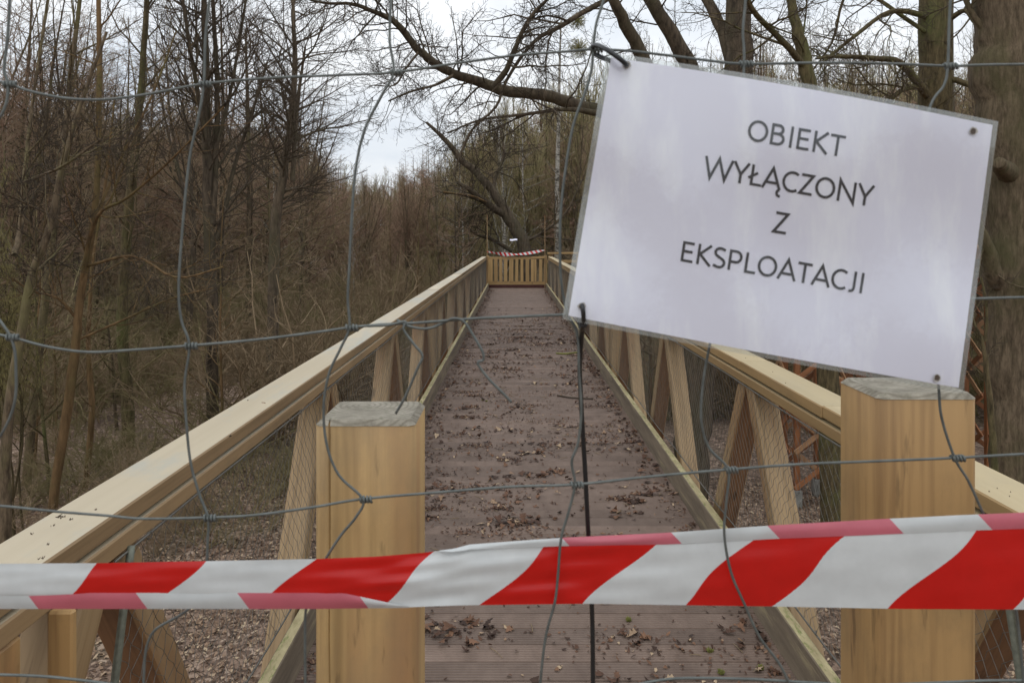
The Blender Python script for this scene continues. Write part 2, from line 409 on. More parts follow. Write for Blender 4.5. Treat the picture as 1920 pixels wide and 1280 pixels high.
rg = np.random.default_rng(3)
def scatter(n, x0, x1, y0, y1, fn):
    x = rg.uniform(x0, x1, n); y = rg.uniform(y0, y1, n); return [(a, b, fn(a, b)) for a, b in zip(x, y)]
lp = scatter(36000, -9, -.7, 5.0, 13, ground_z)+scatter(12000, -15, -4, 12, 22, ground_z)+scatter(28000, 1.2, 9, 4.0, 13, ground_z)+scatter(5000, -.7, 1.2, 5, 13, ground_z)
tag(link('dead_leaves', leaves_mesh('dead_leaves', lp, .053, M['litter'], .02, .35, 5)), 'brown dead leaves lying over the forest floor', None, None, 'stuff')

# ---------------------------------------------------------------- the footbridge
LX, RX = -.79, 1.027                               # inner faces of the kerbs
Y0, Y1 = 1.12, 23.6
bridge = empty('footbridge', (.12, Y0, 0), 'long wooden footbridge with brown grooved deck and netted timber railings', 'footbridge')
B = bridge

pitch, pw, ph = .12, .115, .026                    # deck planks, grooved lengthwise
ng = 7; prof = []; x0 = -pw/2
for i in range(ng):
    a = x0+pw*(i+.12)/ng; b = x0+pw*(i+.58)/ng; c = x0+pw*(i+.66)/ng; d = x0+pw*(i+1.04)/ng
    prof += [(a, 0), (b, 0), (c, -.0065), (d, -.0065)]
prof = [(x0, -.007)]+prof[:-1]+[(x0+pw, -.007)]
prof += [(x0+pw, -ph), (x0, -ph)]
PL = RX-LX+.06; pv = [(sx*PL/2, y, z) for sx in (-1, 1) for y, z in prof]; n = len(prof)
pf = [(i, (i+1) % n, n+(i+1) % n, n+i) for i in range(n)]
pm = mesh_np('deck_plank', pv, [pf], M['deck'])
y = Y0+pitch/2; cnt = 0
while y < Y1+.05:
    o = link('deck_plank', pm); o.location = ((LX+RX)/2+R.uniform(-.002, .002), y, R.uniform(-.0012, .0012)); o.rotation_euler = (R.uniform(-.004, .004), 0, R.uniform(-.0008, .0008))
    in_world(o, B); y += pitch; cnt += 1
for x in (LX+.05, .12, RX-.05):                    # bearers under the deck
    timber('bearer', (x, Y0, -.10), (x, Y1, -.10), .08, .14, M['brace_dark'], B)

JOINTS = [Y0-.1, 8.55, 16.15, Y1]
def side(s, rin, cin, mat, top, dark=True):
    """one railing; s=-1 left, +1 right. rin = inner face of the rail, cin = inner face of the kerb"""
    rc = rin+s*.0725
    yy = [Y0-.15, 2.635, 3.6, 8.62, 13.2, 16.2, 20.1, Y1+.05] if s > 0 else [Y0-.15, 8.62, 12.4, 16.2, 19.8, Y1+.05]
    for k in range(len(yy)-1):
        j = .005 if k else 0
        wob = R.uniform(-.003, .003)
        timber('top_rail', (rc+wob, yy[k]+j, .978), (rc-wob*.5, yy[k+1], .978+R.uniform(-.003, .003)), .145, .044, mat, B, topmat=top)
    yy2 = [Y0-.15, 5.4, 10.6, 16.3, Y1]
    for k in range(len(yy2)-1):
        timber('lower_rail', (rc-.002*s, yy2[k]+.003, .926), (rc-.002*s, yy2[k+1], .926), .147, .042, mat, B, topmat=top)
    cc = cin+s*.0225
    ck = [Y0-.1, 3.62, 8.72, 13.9, 19.0, Y1]
    for k in range(len(ck)-1):
        timber('kerb_board', (cc, ck[k]+.004, .075), (cc+R.uniform(-.003, .003), ck[k+1], .075), .045, .16, M['curb'], B, topmat=M['curb_top'])
    # truss: pairs of braces meeting under the rail
    bc = rin+s*.012+s*.055
    for k in range(12):
        ya = 1.63+1.93*k
        if ya > Y1-.3: break
        for d in (-1, 1):
            jj = R.uniform(-.01, .01)
            foot = (bc, ya+d*.93+jj, -.62); head = (bc, ya+d*.045+jj, .905)
            if foot[1] < 1.0: foot = (bc, ya+d*.5, .12)
            timber('brace', foot, head, .11, .098, M['brace'], B, up=(0, 1, 0), bev=.006, under=M['brace_under_shade'] if d > 0 else None)
    for yj in (8.45, 8.60, 16.15, 16.30):
        timber('upright', (bc, yj, -.62), (bc, yj, .905), .11, .10, M['brace'], B, up=(0, 1, 0), bev=.006)
    timber('bottom_chord', (bc, Y0, -.66), (bc, Y1, -.66), .11, .12, M['brace'], B)
    return rc, bc
side(-1, -.866, LX, M['rail_old'], M['rail_top'])
side(1, 1.10, RX, M['rail_new'], M['rail_new_top'])
for k in range(12):                                # cross beams that carry the deck out to the trusses
    yk = 1.63+.965+1.93*k
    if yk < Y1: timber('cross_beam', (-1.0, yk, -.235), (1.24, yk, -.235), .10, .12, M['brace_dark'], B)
# start of the railing, left: end posts, spacer block with its bolt
timber('end_post', (-.925, 1.245, -.7), (-.925, 1.245, .905), .12, .115, M['post'], B, up=(0, 1, 0), bev=.006)
timber('end_post', (1.165, 1.245, -.7), (1.165, 1.245, .905), .12, .115, M['post'], B, up=(0, 1, 0), bev=.006)
timber('spacer_block', (-.845, 1.384, .635), (-.845, 1.384, .905), .048, .018, M['post'], B, up=(0, 1, 0), bev=.004)
timber('spacer_block', (1.08, 1.384, .635), (1.08, 1.384, .905), .048, .018, M['post'], B, up=(0, 1, 0), bev=.004)
timber('spacer_post', (-.846, 1.386, -.6), (-.846, 1.386, .63), .046, .016, M['brace'], B, up=(0, 1, 0), bev=.004)
bw = [(np.array([-.845, 1.372, .755]), .0), (np.array([-.845, 1.3715, .755]), .009), (np.array([-.845, 1.367, .755]), .009), (np.array([-.845, 1.365, .755]), .001)]
in_world(tubes('bolt', [(np.array([p for p, r in bw[1:]]), np.array([r for p, r in bw[1:]]))], 6, M['bolt']), B)

# the wire net stretched inside each railing, with its rods, cable and clips
def net(s, x, yend0, yend1):
    z0, z1, p = .17, .905, .056
    rgn = np.random.default_rng(11+s); H = z1-z0; rows = int(H/(p*.55))
    near = []; far = []
    ylen = yend1-yend0; cols = int(ylen/p)
    for d in (1, -1):
        for i in range(-rows//2-2, cols+rows//2+2):
            pts = []
            for r in range(rows+1):
                yc = yend0+i*p+d*r*p/2
                if yc < yend0-.0 or yc > yend1: 
                    if pts: break
                    continue
                zz = z0+H*r/rows
                # twisted mesh: the wire wiggles about the straight diagonal
                pts.append((x+.002*d*(1 if r % 2 else -1)+rgn.normal(0, .0012), yc+(.006 if r % 2 else -.006)+rgn.normal(0, .002), zz+rgn.normal(0, .0015)))
            if len(pts) < 3: continue
            a = np.array(pts); (near if a[:, 1].mean() < 9 else far).append((a, np.full(len(a), .00085)))
    return near+far
for s, x in ((-1, -.862), (1, 1.096)):
    ps = net(s, x, 1.62, Y1-.1)
    in_world(tubes('wire_net', ps, 3, M['net']), B)
    cab = [(x, 1.6+.5*i, .168+.006*math.sin(i*2.1)) for i in range(45)]
    in_world(wire('edge_cable', cab, .0035, M['net'], sides=5, sub=3), B)
    in_world(wire('edge_cable', [(x, 1.6+.5*i, .900+.003*math.sin(i*1.7)) for i in range(45)], .0035, M['net'], sides=5, sub=3), B)
    in_world(wire('net_rod', [(x-s*.004, 1.66, .91), (x-s*.004, 1.58, .60), (x-s*.004, 1.47, .14)], .009, M['rod'], sides=8), B)
    clips = []
    for i in range(70):
        yc = 1.75+i*.31
        for zc in (.170, .897):
            th = np.linspace(0, 2*np.pi, 7)
            clips.append((np.array([(x+.002*math.cos(t)*2, yc+.007*math.cos(t), zc+.009*math.sin(t)) for t in th]), np.full(7, .0016)))
    tag(in_world(tubes('net_clip', clips, 4, M['net']), B), kind='stuff')

# the closed gate at the far end
gate = empty('slatted_gate', (.12, Y1+.02, 0), 'closed slatted wooden gate at the far end of the bridge', 'gate')
gx0, gx1 = -.80, .99
for x in (gx0-.03, gx1+.03): timber('gate_post', (x, Y1+.1, -.5), (x, Y1+.1, 1.03), .09, .09, M['gate'], gate, up=(0, 1, 0))
timber('sill', (gx0-.06, Y1+.06, .05), (gx1+.06, Y1+.06, .05), .05, .10, M['sill'], gate)
timber('gate_rail', (gx0, Y1+.05, .955), (gx1-.45, Y1+.05, .955), .06, .075, M['gate'], gate)
timber('gate_rail', (gx1-.445, Y1+.05, .962), (gx1, Y1+.05, .985), .06, .07, M['gate'], gate)
timber('gate_rail', (gx0, Y1+.05, .155), (gx1-.405, Y1+.05, .155), .05, .10, M['gate'], gate)
timber('gate_rail', (gx1-.39, Y1+.05, .155), (gx1, Y1+.05, .155), .05, .10, M['gate'], gate)
ws = [(468, 510), (525, 556), (572, 600), (615, 645), (662, 700), (718, 745), (768, 794), (815, 848), (864, 890), (895, 915), (937, 966)]
for a, b in ws:
    xa, xb = [((820+q/4.92)-VX)/F*(Y1+.02) for q in (a, b)]
    timber('slat', ((xa+xb)/2, Y1+.015, .205+R.uniform(-.01, .01)), ((xa+xb)/2+R.uniform(-.008, .008), Y1+.015, .918), xb-xa, .022, M['gate'], gate, up=(0, 1, 0), bev=.002)
GR = 'thin poles of the far barrier'
for x, t in ((-.845, 'left'), (1.0, 'right')):
    o = timber('barrier_pole', (x, Y1+.02, 0), (x, Y1+.02, 2.32), .022, .022, M['brace'], None, up=(0, 1, 0))
    tag(o, f'thin pale pole standing at the {t} end of the far gate', 'pole', GR)
ff = empty('far_wire_fence', (.08, Y1, 1), 'faint wire fence strung between the two poles above the far gate', 'fence')
for z in (1.25, 1.45, 1.65, 1.9, 2.15): in_world(wire('horizontal_wire', [(-.845, Y1, z), (.1, Y1-.02, z-.02), (1.0, Y1, z+.01)], .0016, M['wire'], sides=4, sub=4), ff)
for x in (-.55, -.25, .05, .35, .65): in_world(wire('vertical_wire', [(x, Y1, 2.15), (x+.02, Y1, 1.7), (x, Y1, 1.2)], .0016, M['wire'], sides=4, sub=4), ff)

# ---------------------------------------------------------------- walkway beyond the gate, turning right
plat = empty('side_walkway', (2.2, 26, 0), 'orange timber rail of the side walkway beyond the right end of the gate', 'walkway')
timber('deck_beam', (-1.0, 25.6, -.1), (5, 25.6, -.1), .12, .16, M['gate'], plat)
timber('hand_rail', (1.15, 25.2, 1.08), (4.8, 25.2, 1.10), .12, .06, M['gate'], plat)
timber('hand_rail', (1.15, 25.2, .80), (4.8, 25.2, .80), .05, .10, M['gate'], plat)
for x in (1.25, 2.2, 3.3, 4.5): timber('rail_post', (x, 25.25, -2.6), (x, 25.25, 1.05), .10, .10, M['gate'], plat, up=(0, 1, 0))
timber('deck_board', (-1.0, 24.7, -.03), (5.0, 24.7, -.03), 1.5, .04, M['deck'], plat)

# ---------------------------------------------------------------- lattice towers on the right
def lattice(x, y, wd, ztop, label, seed):
    q = random.Random(seed); gz = ground_z(x, y)
    t = empty('lattice_tower', (x, y, gz), label, 'lattice tower', 'lattice towers under the right walkway')
    h = wd/2
    for i, (a, b) in enumerate(((-h, -h), (h, -h), (h, h), (-h, h))):
        timber('tower_post', (x+a, y+b, gz+.28), (x+a*.95, y+b*.95, ztop), .085, .085, M['tower'], t, up=(0, 1, 0))
        timber('footing', (x+a, y+b, gz-.05), (x+a, y+b, gz+.275), .14, .14, M['concrete'], t, up=(0, 1, 0), bev=.01)
    z = gz+.35
    while z < ztop-.3:
        st = wd*1.05
        for (ax, ay, bx, by, nx_, ny_) in ((-h, -h, h, -h, 0, -.06), (h, -h, h, h, .06, 0), (-h, h, h, h, 0, .06), (-h, -h, -h, h, -.06, 0)):
            for d in (0, 1):
                za, zb = (z, z+st) if d else (z+st, z)
                e = 1.35; off = 1+.45*d
                p0 = Vector((x+ax*e+nx_*off, y+ay*e+ny_*off, za)); p1 = Vector((x+bx*e+nx_*off, y+by*e+ny_*off, zb))
                timber('lattice_slat', p0, p1, .022, .075, M['tower_pale'] if q.random() < .35 else M['tower'], t, up=(0, 0, 1), bev=.002)
        z += st*.98
    return t
lattice(4.80, 12.1, .55, 1.25, 'orange brown lattice tower with crossed slats seen under the right handrail', 1)
lattice(8.0, 12.3, .62, 1.25, 'orange brown lattice tower beside the big trunk at the right edge', 2)
lattice(6.5, 14.6, .55, 1.25, 'orange brown lattice tower standing back behind the other two', 3)
wb = empty('raised_walkway', (6.3, 12.2, 1.3), 'raised orange timber walkway beam resting on the lattice towers', 'walkway')
timber('beam', (3.9, 12.1, 1.34), (11, 12.4, 1.34), .16, .17, M['tower'], wb)
timber('beam', (4.4, 14.6, 1.34), (11.5, 14.6, 1.34), .16, .17, M['tower'], wb)
timber('walkway_board', (3.8, 13.3, 1.445), (11.5, 13.45, 1.445), 2.8, .035, M['tower_pale'], wb)

# ---------------------------------------------------------------- trees
def nrm(v):
    return v/(math.sqrt(v[0]*v[0]+v[1]*v[1]+v[2]*v[2])+1e-12)
class Tree:
    """collects tubes: levels 0/1 are wood, the rest is crown"""
    def __init__(s, seed): s.q = random.Random(seed); s.lv = {0: [], 1: [], 2: [], 3: []}
    def perp(s, d, ang):
        a = np.array([s.q.gauss(0, 1), s.q.gauss(0, 1), s.q.gauss(0, 1)]); a = nrm(a-d*np.dot(a, d))
        return nrm(d*math.cos(ang)+a*math.sin(ang))
    def path(s, p0, d, L, r0, r1, n, wob, up):
        pts = [np.array(p0, float)]; d = np.array(d, float)
        for i in range(n):
            d = nrm(d+np.array([s.q.gauss(0, wob), s.q.gauss(0, wob), s.q.gauss(0, wob)+up]))
            pts.append(pts[-1]+d*L/n)
        t = np.linspace(0, 1, n+1); return np.array(pts), r0+(r1-r0)*t
    def kids(s, P, Rr, lvl, count, t0, t1, Lf, ang, ratio, spec):
        q = s.q; n = len(P)-1
        for k in range(count):
            t = t0+(t1-t0)*((k+q.random())/count); u = t*n; i = min(int(u), n-1); f = u-i
            p = P[i]*(1-f)+P[i+1]*f; r = Rr[i]*(1-f)+Rr[i+1]*f; d = nrm(P[i+1]-P[i])
            dd = s.perp(d, math.radians(q.uniform(*ang)))
            if spec.get('flat') and dd[2] < -.3: dd[2] *= .3; dd = nrm(dd)
            L = Lf(t)*q.uniform(.6, 1.2)
            s.branch(p, dd, L, max(min(r*ratio, L*.012+.0016), .0026), lvl, spec)
    def branch(s, p, d, L, r, lvl, spec):
        nseg = {1: 7, 2: 4, 3: 3}[lvl]
        P, Rr = s.path(p, d, L, r, max(r*.3, .0018), nseg, spec['wob']*(1+.3*lvl), spec['up'][lvl-1])
        s.lv[lvl].append((P, Rr))
        if lvl < 3:
            c = spec['n'][lvl]*L/(spec['L1'] if lvl == 1 else spec['L1']*.3)
            c = int(c+s.q.random())
            if c: s.kids(P, Rr, lvl+1, c, .15, 1.0, lambda t: L*(.48 if lvl == 1 else .5)*(1-.5*t), spec['ang'][lvl], .6, spec)
    def meshes(s, name, wood, tw):
        v = []; f = []; off = 0
        for lv, sd in ((0, 9), (1, 5)):
            if s.lv[lv]:
                a, b = tube_np(s.lv[lv], sd); v.append(a); f.append(b+off); off += len(a)
        trunk = mesh_np('trunk', np.concatenate(v), [np.concatenate(f)], wood, True)
        v = []; f = []; off = 0
        for lv in (2, 3):
            if s.lv[lv]:
                a, b = tube_np(s.lv[lv], 3); v.append(a); f.append(b+off); off += len(a)
        crown = mesh_np('crown', np.concatenate(v), [np.concatenate(f)], tw)
        return trunk, crown

def flare(P, Rr, k=1.35):
    Rr = Rr.copy(); Rr[0] *= k; return Rr

def auto(seed, H, r0, kind):
    t = Tree(seed); q = t.q
    if kind == 'alder':            # straight leader, many fine side branches
        spec = dict(n=[0, 13, 7], ang=[None, (30, 60), (30, 65)], wob=.07, up=[.03, .02, .0], L1=H*.2, flat=True)
        P, Rr = t.path((0, 0, 0), (q.uniform(-.05, .05), q.uniform(-.05, .05), 1), H, r0, .012, 16, .022, .05); Rr = flare(P, Rr)
        t.lv[0].append((P, Rr)); t.kids(P, Rr, 1, 46, .14, .99, lambda u: H*.27*(1.05-u*.85)*(1 if u > .3 else .7), (48, 82), .5, spec)
    elif kind == 'forked':         # several ascending stems
        spec = dict(n=[0, 13, 7], ang=[None, (25, 55), (30, 60)], wob=.08, up=[.10, .05, .0], L1=H*.2)
        P, Rr = t.path((0, 0, 0), (q.uniform(-.08, .08), 0, 1), H*.35, r0, r0*.72, 6, .03, .05); Rr = flare(P, Rr); t.lv[0].append((P, Rr))
        for k in range(q.choice([3, 4])):
            d = t.perp(np.array([0, 0, 1.]), math.radians(q.uniform(10, 28)))
            P2, R2 = t.path(P[-1], d, H*q.uniform(.5, .68), r0*.5, .01, 11, .045, .05); t.lv[0].append((P2, R2))
            t.kids(P2, R2, 1, 15, .05, .98, lambda u: H*.24*(1.05-u*.8), (30, 65), .55, spec)
        t.kids(P, Rr, 1, 5, .4, 1, lambda u: H*.2, (50, 80), .3, spec)
    elif kind == 'slender':        # thin understorey stem
        spec = dict(n=[0, 10, 6], ang=[None, (25, 55), (25, 60)], wob=.07, up=[.07, .03, .0], L1=H*.22)
        P, Rr = t.path((0, 0, 0), (q.uniform(-.16, .16), q.uniform(-.1, .1), 1), H, r0, .006, 12, .045, .04); Rr = flare(P, Rr, 1.2); t.lv[0].append((P, Rr))
        t.kids(P, Rr, 1, 24, .15, .98, lambda u: H*.26*(1.05-u*.8), (30, 70), .55, spec)
    elif kind == 'shrub':          # multi-stemmed thicket plant
        spec = dict(n=[0, 10, 5], ang=[None, (25, 70), (30, 75)], wob=.15, up=[.02, .0, .0], L1=H*.45)
        for k in range(10):
            d = t.perp(np.array([0, 0, 1.]), math.radians(q.uniform(5, 55)))
            P, Rr = t.path((q.uniform(-.25, .25), q.uniform(-.25, .25), 0), d, H*q.uniform(.6, 1.05), r0, .004, 7, .13, .02)
            t.lv[0].append((P, Rr)); t.kids(P, Rr, 1, 7, .12, .98, lambda u: H*.42*(1.05-u*.7), (20, 60), .6, spec)
    elif kind == 'vertical':       # poplar-like, all twigs ascending
        spec = dict(n=[0, 11, 6], ang=[None, (12, 35), (15, 40)], wob=.05, up=[.16, .10, .05], L1=H*.22)
        P, Rr = t.path((0, 0, 0), (0, 0, 1), H, r0, .012, 12, .02, .05); Rr = flare(P, Rr); t.lv[0].append((P, Rr))
        t.kids(P, Rr, 1, 36, .12, .98, lambda u: H*.3*(1.05-u*.75), (25, 50), .5, spec)
    return t

PROTO = {}
def proto(key, seed, H, r0, kind, wood, tw, thick=1.5):
    t = auto(seed, H, r0, kind)
    for lv in (2, 3): t.lv[lv] = [(P, Rr*thick) for P, Rr in t.lv[lv]]
    PROTO[key] = (t.meshes(key, M[wood], M[tw]), H)
proto('alder_a', 1, 17, .13, 'alder', 'bark_dark', 'twig_red')
proto('alder_b', 2, 15, .10, 'alder', 'bark', 'twig_red')
proto('alder_c', 3, 16, .12, 'alder', 'bark', 'twig_brown')
proto('forked_a', 4, 15, .15, 'forked', 'bark_dark', 'twig_brown')
proto('forked_b', 5, 14, .13, 'forked', 'bark', 'twig_red')
proto('slender_a', 6, 8, .045, 'slender', 'bark_tan', 'twig_brown')
proto('slender_b', 7, 7, .038, 'slender', 'bark', 'twig_olive')
proto('slender_c', 8, 9, .05, 'slender', 'bark_olive', 'twig_brown')
proto('shrub_a', 9, 3.4, .02, 'shrub', 'twig_olive', 'twig_olive')
proto('shrub_b', 10, 3.0, .018, 'shrub', 'twig_brown', 'twig_brown')
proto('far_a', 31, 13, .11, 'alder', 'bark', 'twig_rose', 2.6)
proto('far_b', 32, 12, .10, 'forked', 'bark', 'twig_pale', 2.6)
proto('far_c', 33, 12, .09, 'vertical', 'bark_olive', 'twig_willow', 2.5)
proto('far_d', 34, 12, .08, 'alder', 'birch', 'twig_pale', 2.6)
proto('vert_a', 11, 13, .10, 'vertical', 'bark', 'twig_olive')
proto('vert_b', 12, 12, .085, 'vertical', 'birch', 'twig_olive')
proto('birch_a', 13, 12, .07, 'alder', 'birch', 'twig_brown')

def plant(key, x, y, h, name, label, cat, group, rz=None, zoff=0):
    (tm, cm), H = PROTO[key]; s = h/H
    e = empty(name, (x, y, ground_z(x, y)-.05+zoff), label, cat, group)
    e.rotation_euler = (R.uniform(-.03, .03), R.uniform(-.03, .03), R.uniform(0, 6.28) if rz is None else rz); e.scale = (s*R.uniform(.9, 1.15),)*2+(s,)
    os_ = []
    for nme, me in (('trunk', tm), ('crown', cm)):
        o = link(nme, me); o.parent = e; os_.append(o)
    SRC.setdefault(key, os_)
    return e

SRC = {}
def free(x, y):
    if y < 25.5 and -2.2 < x < 2.7: return False
    if y < 16.5 and 3.4 < x < 9.5 and y > 10.5: return False
    return True
BANDS = [ # n, y0, y1, kinds, height rule, label, group
 (28, 16, 27, ('alder_a', 'alder_b', 'alder_c', 'forked_a', 'forked_b'), 'tall', 'bare_tree', 'tall bare tree in the near rows of the dense wood', 'tree'),
 (112, 25, 46, ('alder_a', 'alder_b', 'alder_c', 'forked_a', 'forked_b', 'birch_a'), 'mid', 'bare_tree', 'bare tree in the middle depth of the dense brown wood', 'tree'),
 (84, 44, 85, ('alder_b', 'alder_c', 'forked_b', 'vert_a', 'birch_a', 'vert_b'), 'far', 'bare_tree', 'small looking bare tree far back in the hazy brown wood', 'tree'),
]
def ceiling(px, kind):
    """elevation (tangent) the crowns reach to, read off the skyline of the wood by bearing"""
    pts = {'tall': [(-300, .42), (350, .40), (560, .36), (640, .12), (700, .07), (840, .08), (900, .14), (1040, .22), (1920, .32), (2300, .4)],
           'mid': [(-300, .32), (300, .31), (560, .25), (640, .115), (700, .085), (790, .09), (850, .14), (950, .19), (1100, .25), (1400, .29), (1920, .30), (2300, .25)],
           'far': [(-300, .20), (540, .17), (650, .10), (720, .098), (800, .115), (850, .14), (950, .2), (1100, .235), (1400, .25), (1900, .25), (2300, .22)]}[kind]
    return float(np.interp(px, [p[0] for p in pts], [p[1] for p in pts]))
ZONES = [(100, 'at the far left edge'), (230, 'behind the slim tan trunk'), (360, 'between the mossy trunk and the dark alder'), (500, 'behind the tall dark alder'), (625, 'behind the conical alder'),
         (800, 'below the open patch of sky'), (915, 'just left of the far gate'), (1060, 'behind the far gate'), (1300, 'behind the left half of the notice'), (1600, 'behind the right half of the notice'), (1830, 'behind the straight olive trunk'), (9999, 'behind the massive trunk at the right edge')]
def zone(px): return next(z for a, z in ZONES if px < a)
LOOK = {'alder_a': 'tall dark stemmed', 'alder_b': 'slim reddish', 'alder_c': 'slim brown', 'forked_a': 'dark forked', 'forked_b': 'reddish forked', 'vert_a': 'olive upright', 'vert_b': 'white stemmed upright', 'birch_a': 'white stemmed',
        'slender_a': 'tan stemmed', 'slender_b': 'olive twigged', 'slender_c': 'mossy stemmed', 'shrub_a': 'olive', 'shrub_b': 'brown'}
for n, y0, y1, kinds, rule, nm, lab, cat in BANDS:
    k = 0; tries = 0
    while k < n and tries < 4000:
        tries += 1
        y = y0+(y1-y0)*R.random()**.8; u = R.uniform(-.84, .84); x = u*y
        px = VX+F*u
        if not free(x, y): continue
        if rule != 'far' and 600 < px < 1150 and R.random() < .6: continue
        if rule == 'tall' and (520 < px < 1250 or (y < 23 and 330 < px < 640)): continue
        h = (ceiling(px, rule)*R.uniform(.72, 1.05))*y+4.2-(ground_z(x, y)-GZ)
        key = R.choice(kinds)
        if px > 820 and rule != 'tall' and R.random() < .6: key = R.choice(('vert_a', 'vert_b', 'vert_a'))
        sd = 'left of the bridge' if px < 915 else 'right of the bridge'
        plant(key, x, y, h, nm, f"{LOOK[key]} bare tree {dict(tall='near', mid='midway back', far='far back')[rule]} {zone(px)}", cat, 'bare trees of the wood '+sd); k += 1
for key, x, y, h in (('far_a', -24, 55, 11), ('far_b', -33, 58, 12), ('far_c', 3.5, 56, 14), ('far_d', -6, 60, 9)):
    px = VX+F*x/y; plant(key, x, y, h, 'bare_tree', f'bushy bare tree far back {zone(px)}', 'tree', 'bare trees of the wood '+('left' if px < 915 else 'right')+' of the bridge')
k = 0
while k < 62:                                      # slender understorey
    y = 11+26*R.random(); u = R.uniform(-.8, .8); x = u*y; px = VX+F*u
    if not free(x, y) or (620 < px < 860 and y < 20): continue
    sd = 'left of the bridge' if px < 915 else 'right of the bridge'
    h = R.uniform(4, 8.0) if not 560 < px < 1050 else R.uniform(3, 4.5)+.07*y
    key = R.choice(('slender_a', 'slender_b', 'slender_c')); plant(key, x, y, h, 'slender_tree', f"{LOOK[key]} young tree {'near' if y < 22 else 'deep'} in the wood {zone(px)}", 'sapling', 'slender young trees '+sd); k += 1
k = 0
while k < 150:                                      # shrubs
    y = 12.5+40*R.random()**.85; u = R.uniform(-.8, .8); x = u*y; px = VX+F*u
    if not free(x, y): continue
    sd = 'left of the bridge' if px < 915 else 'right of the bridge'
    key = R.choice(('shrub_a', 'shrub_b')); plant(key, x, y, R.uniform(2.2, 5.0), 'bare_shrub', f"{LOOK[key]} twiggy shrub {'near' if y < 24 else 'deep'} in the wood {zone(px)}", 'shrub', 'twiggy shrubs '+sd); k += 1

# far off wood and undergrowth: too many to count, one object each, its points carrying trees / shrubs
def gn_mass(name, pts, kinds, label):
    """pts: (x, y, z, scale, kind index); kinds: keys of PROTO"""
    me = bpy.data.meshes.new(name); me.from_pydata([p[:3] for p in pts], [], [])
    for nm, typ, dat in (('size', 'FLOAT', [p[3] for p in pts]), ('which', 'INT', [p[4] for p in pts]), ('turn', 'FLOAT', [p[5] for p in pts])):
        a = me.attributes.new(nm, typ, 'POINT'); a.data.foreach_set('value', dat)
    o = link(name, me); ng_ = bpy.data.node_groups.new(name, 'GeometryNodeTree')
    ng_.interface.new_socket('Geometry', in_out='INPUT', socket_type='NodeSocketGeometry'); ng_.interface.new_socket('Geometry', in_out='OUTPUT', socket_type='NodeSocketGeometry')
    N = ng_.nodes; L = ng_.links; gi = N.new('NodeGroupInput'); go = N.new('NodeGroupOutput'); jn = N.new('GeometryNodeJoinGeometry')
    def attr(nm, typ): a = N.new('GeometryNodeInputNamedAttribute'); a.data_type = typ; a.inputs[0].default_value = nm; return a.outputs['Attribute']
    sz, wh, tn = attr('size', 'FLOAT'), attr('which', 'INT'), attr('turn', 'FLOAT')
    cx = N.new('ShaderNodeCombineXYZ'); L.new(tn, cx.inputs[2])
    for k, key in enumerate(kinds):
        src = SRC[key]; pj = N.new('GeometryNodeJoinGeometry')
        for s_ in src:
            oi = N.new('GeometryNodeObjectInfo'); oi.transform_space = 'ORIGINAL'; oi.inputs['Object'].default_value = s_; L.new(oi.outputs['Geometry'], pj.inputs[0])
        cmp_ = N.new('FunctionNodeCompare'); cmp_.data_type = 'INT'; cmp_.operation = 'EQUAL'; L.new(wh, cmp_.inputs[2]); cmp_.inputs[3].default_value = k
        io = N.new('GeometryNodeInstanceOnPoints'); L.new(gi.outputs[0], io.inputs['Points']); L.new(pj.outputs[0], io.inputs['Instance']); L.new(cmp_.outputs[0], io.inputs['Selection'])
        L.new(sz, io.inputs['Scale']); L.new(cx.outputs[0], io.inputs['Rotation']); L.new(io.outputs[0], jn.inputs[0])
    L.new(jn.outputs[0], go.inputs[0]); m = o.modifiers.new('mass', 'NODES'); m.node_group = ng_
    return tag(o, label, None, None, 'stuff')
rgf = np.random.default_rng(21); pts = []
while len(pts) < 1500:
    y = 52+85*rgf.random()**1.15; u = rgf.uniform(-.88, .88); x = u*y; px = VX+F*u; gz = ground_z(x, y)
    H = y*max(.05, ceiling(px, 'far')*rgf.uniform(.45, 1.05))+CAMZ-gz
    if H < 2.5: continue
    k = int(rgf.choice(4, p=[.42, .34, .16, .08])) if px < 830 else int(rgf.choice(4, p=[.16, .22, .52, .10]))
    pts.append((x, y, gz-.1, H/12.5, k, rgf.uniform(0, 6.28)))
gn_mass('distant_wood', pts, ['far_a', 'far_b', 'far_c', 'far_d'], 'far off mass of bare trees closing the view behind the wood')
pts = []
while len(pts) < 1250:
    y = 12+44*rgf.random()**.9; u = rgf.uniform(-.8, .8); x = u*y
    if not free(x, y) or (x > 0 and y < 17 and rgf.random() < .8): continue
    s_ = rgf.uniform(.3, 1.0)*(1 if y > 17 else .5)
    if 8 < y < 15 and rgf.random() < .4: continue
    pts.append((x, y, ground_z(x, y)-.02, s_, int(rgf.integers(0, 2)), rgf.uniform(0, 6.28)))
while len(pts) < 1285:
    y = rgf.uniform(9.5, 13); x = rgf.uniform(-9.5, -3.2)
    pts.append((x, y, ground_z(x, y)-.02, rgf.uniform(.15, .45), int(rgf.integers(0, 2)), rgf.uniform(0, 6.28)))
gn_mass('undergrowth', pts, ['shrub_a', 'shrub_b'], 'tangled bare whips and brambles growing from the leaf litter')

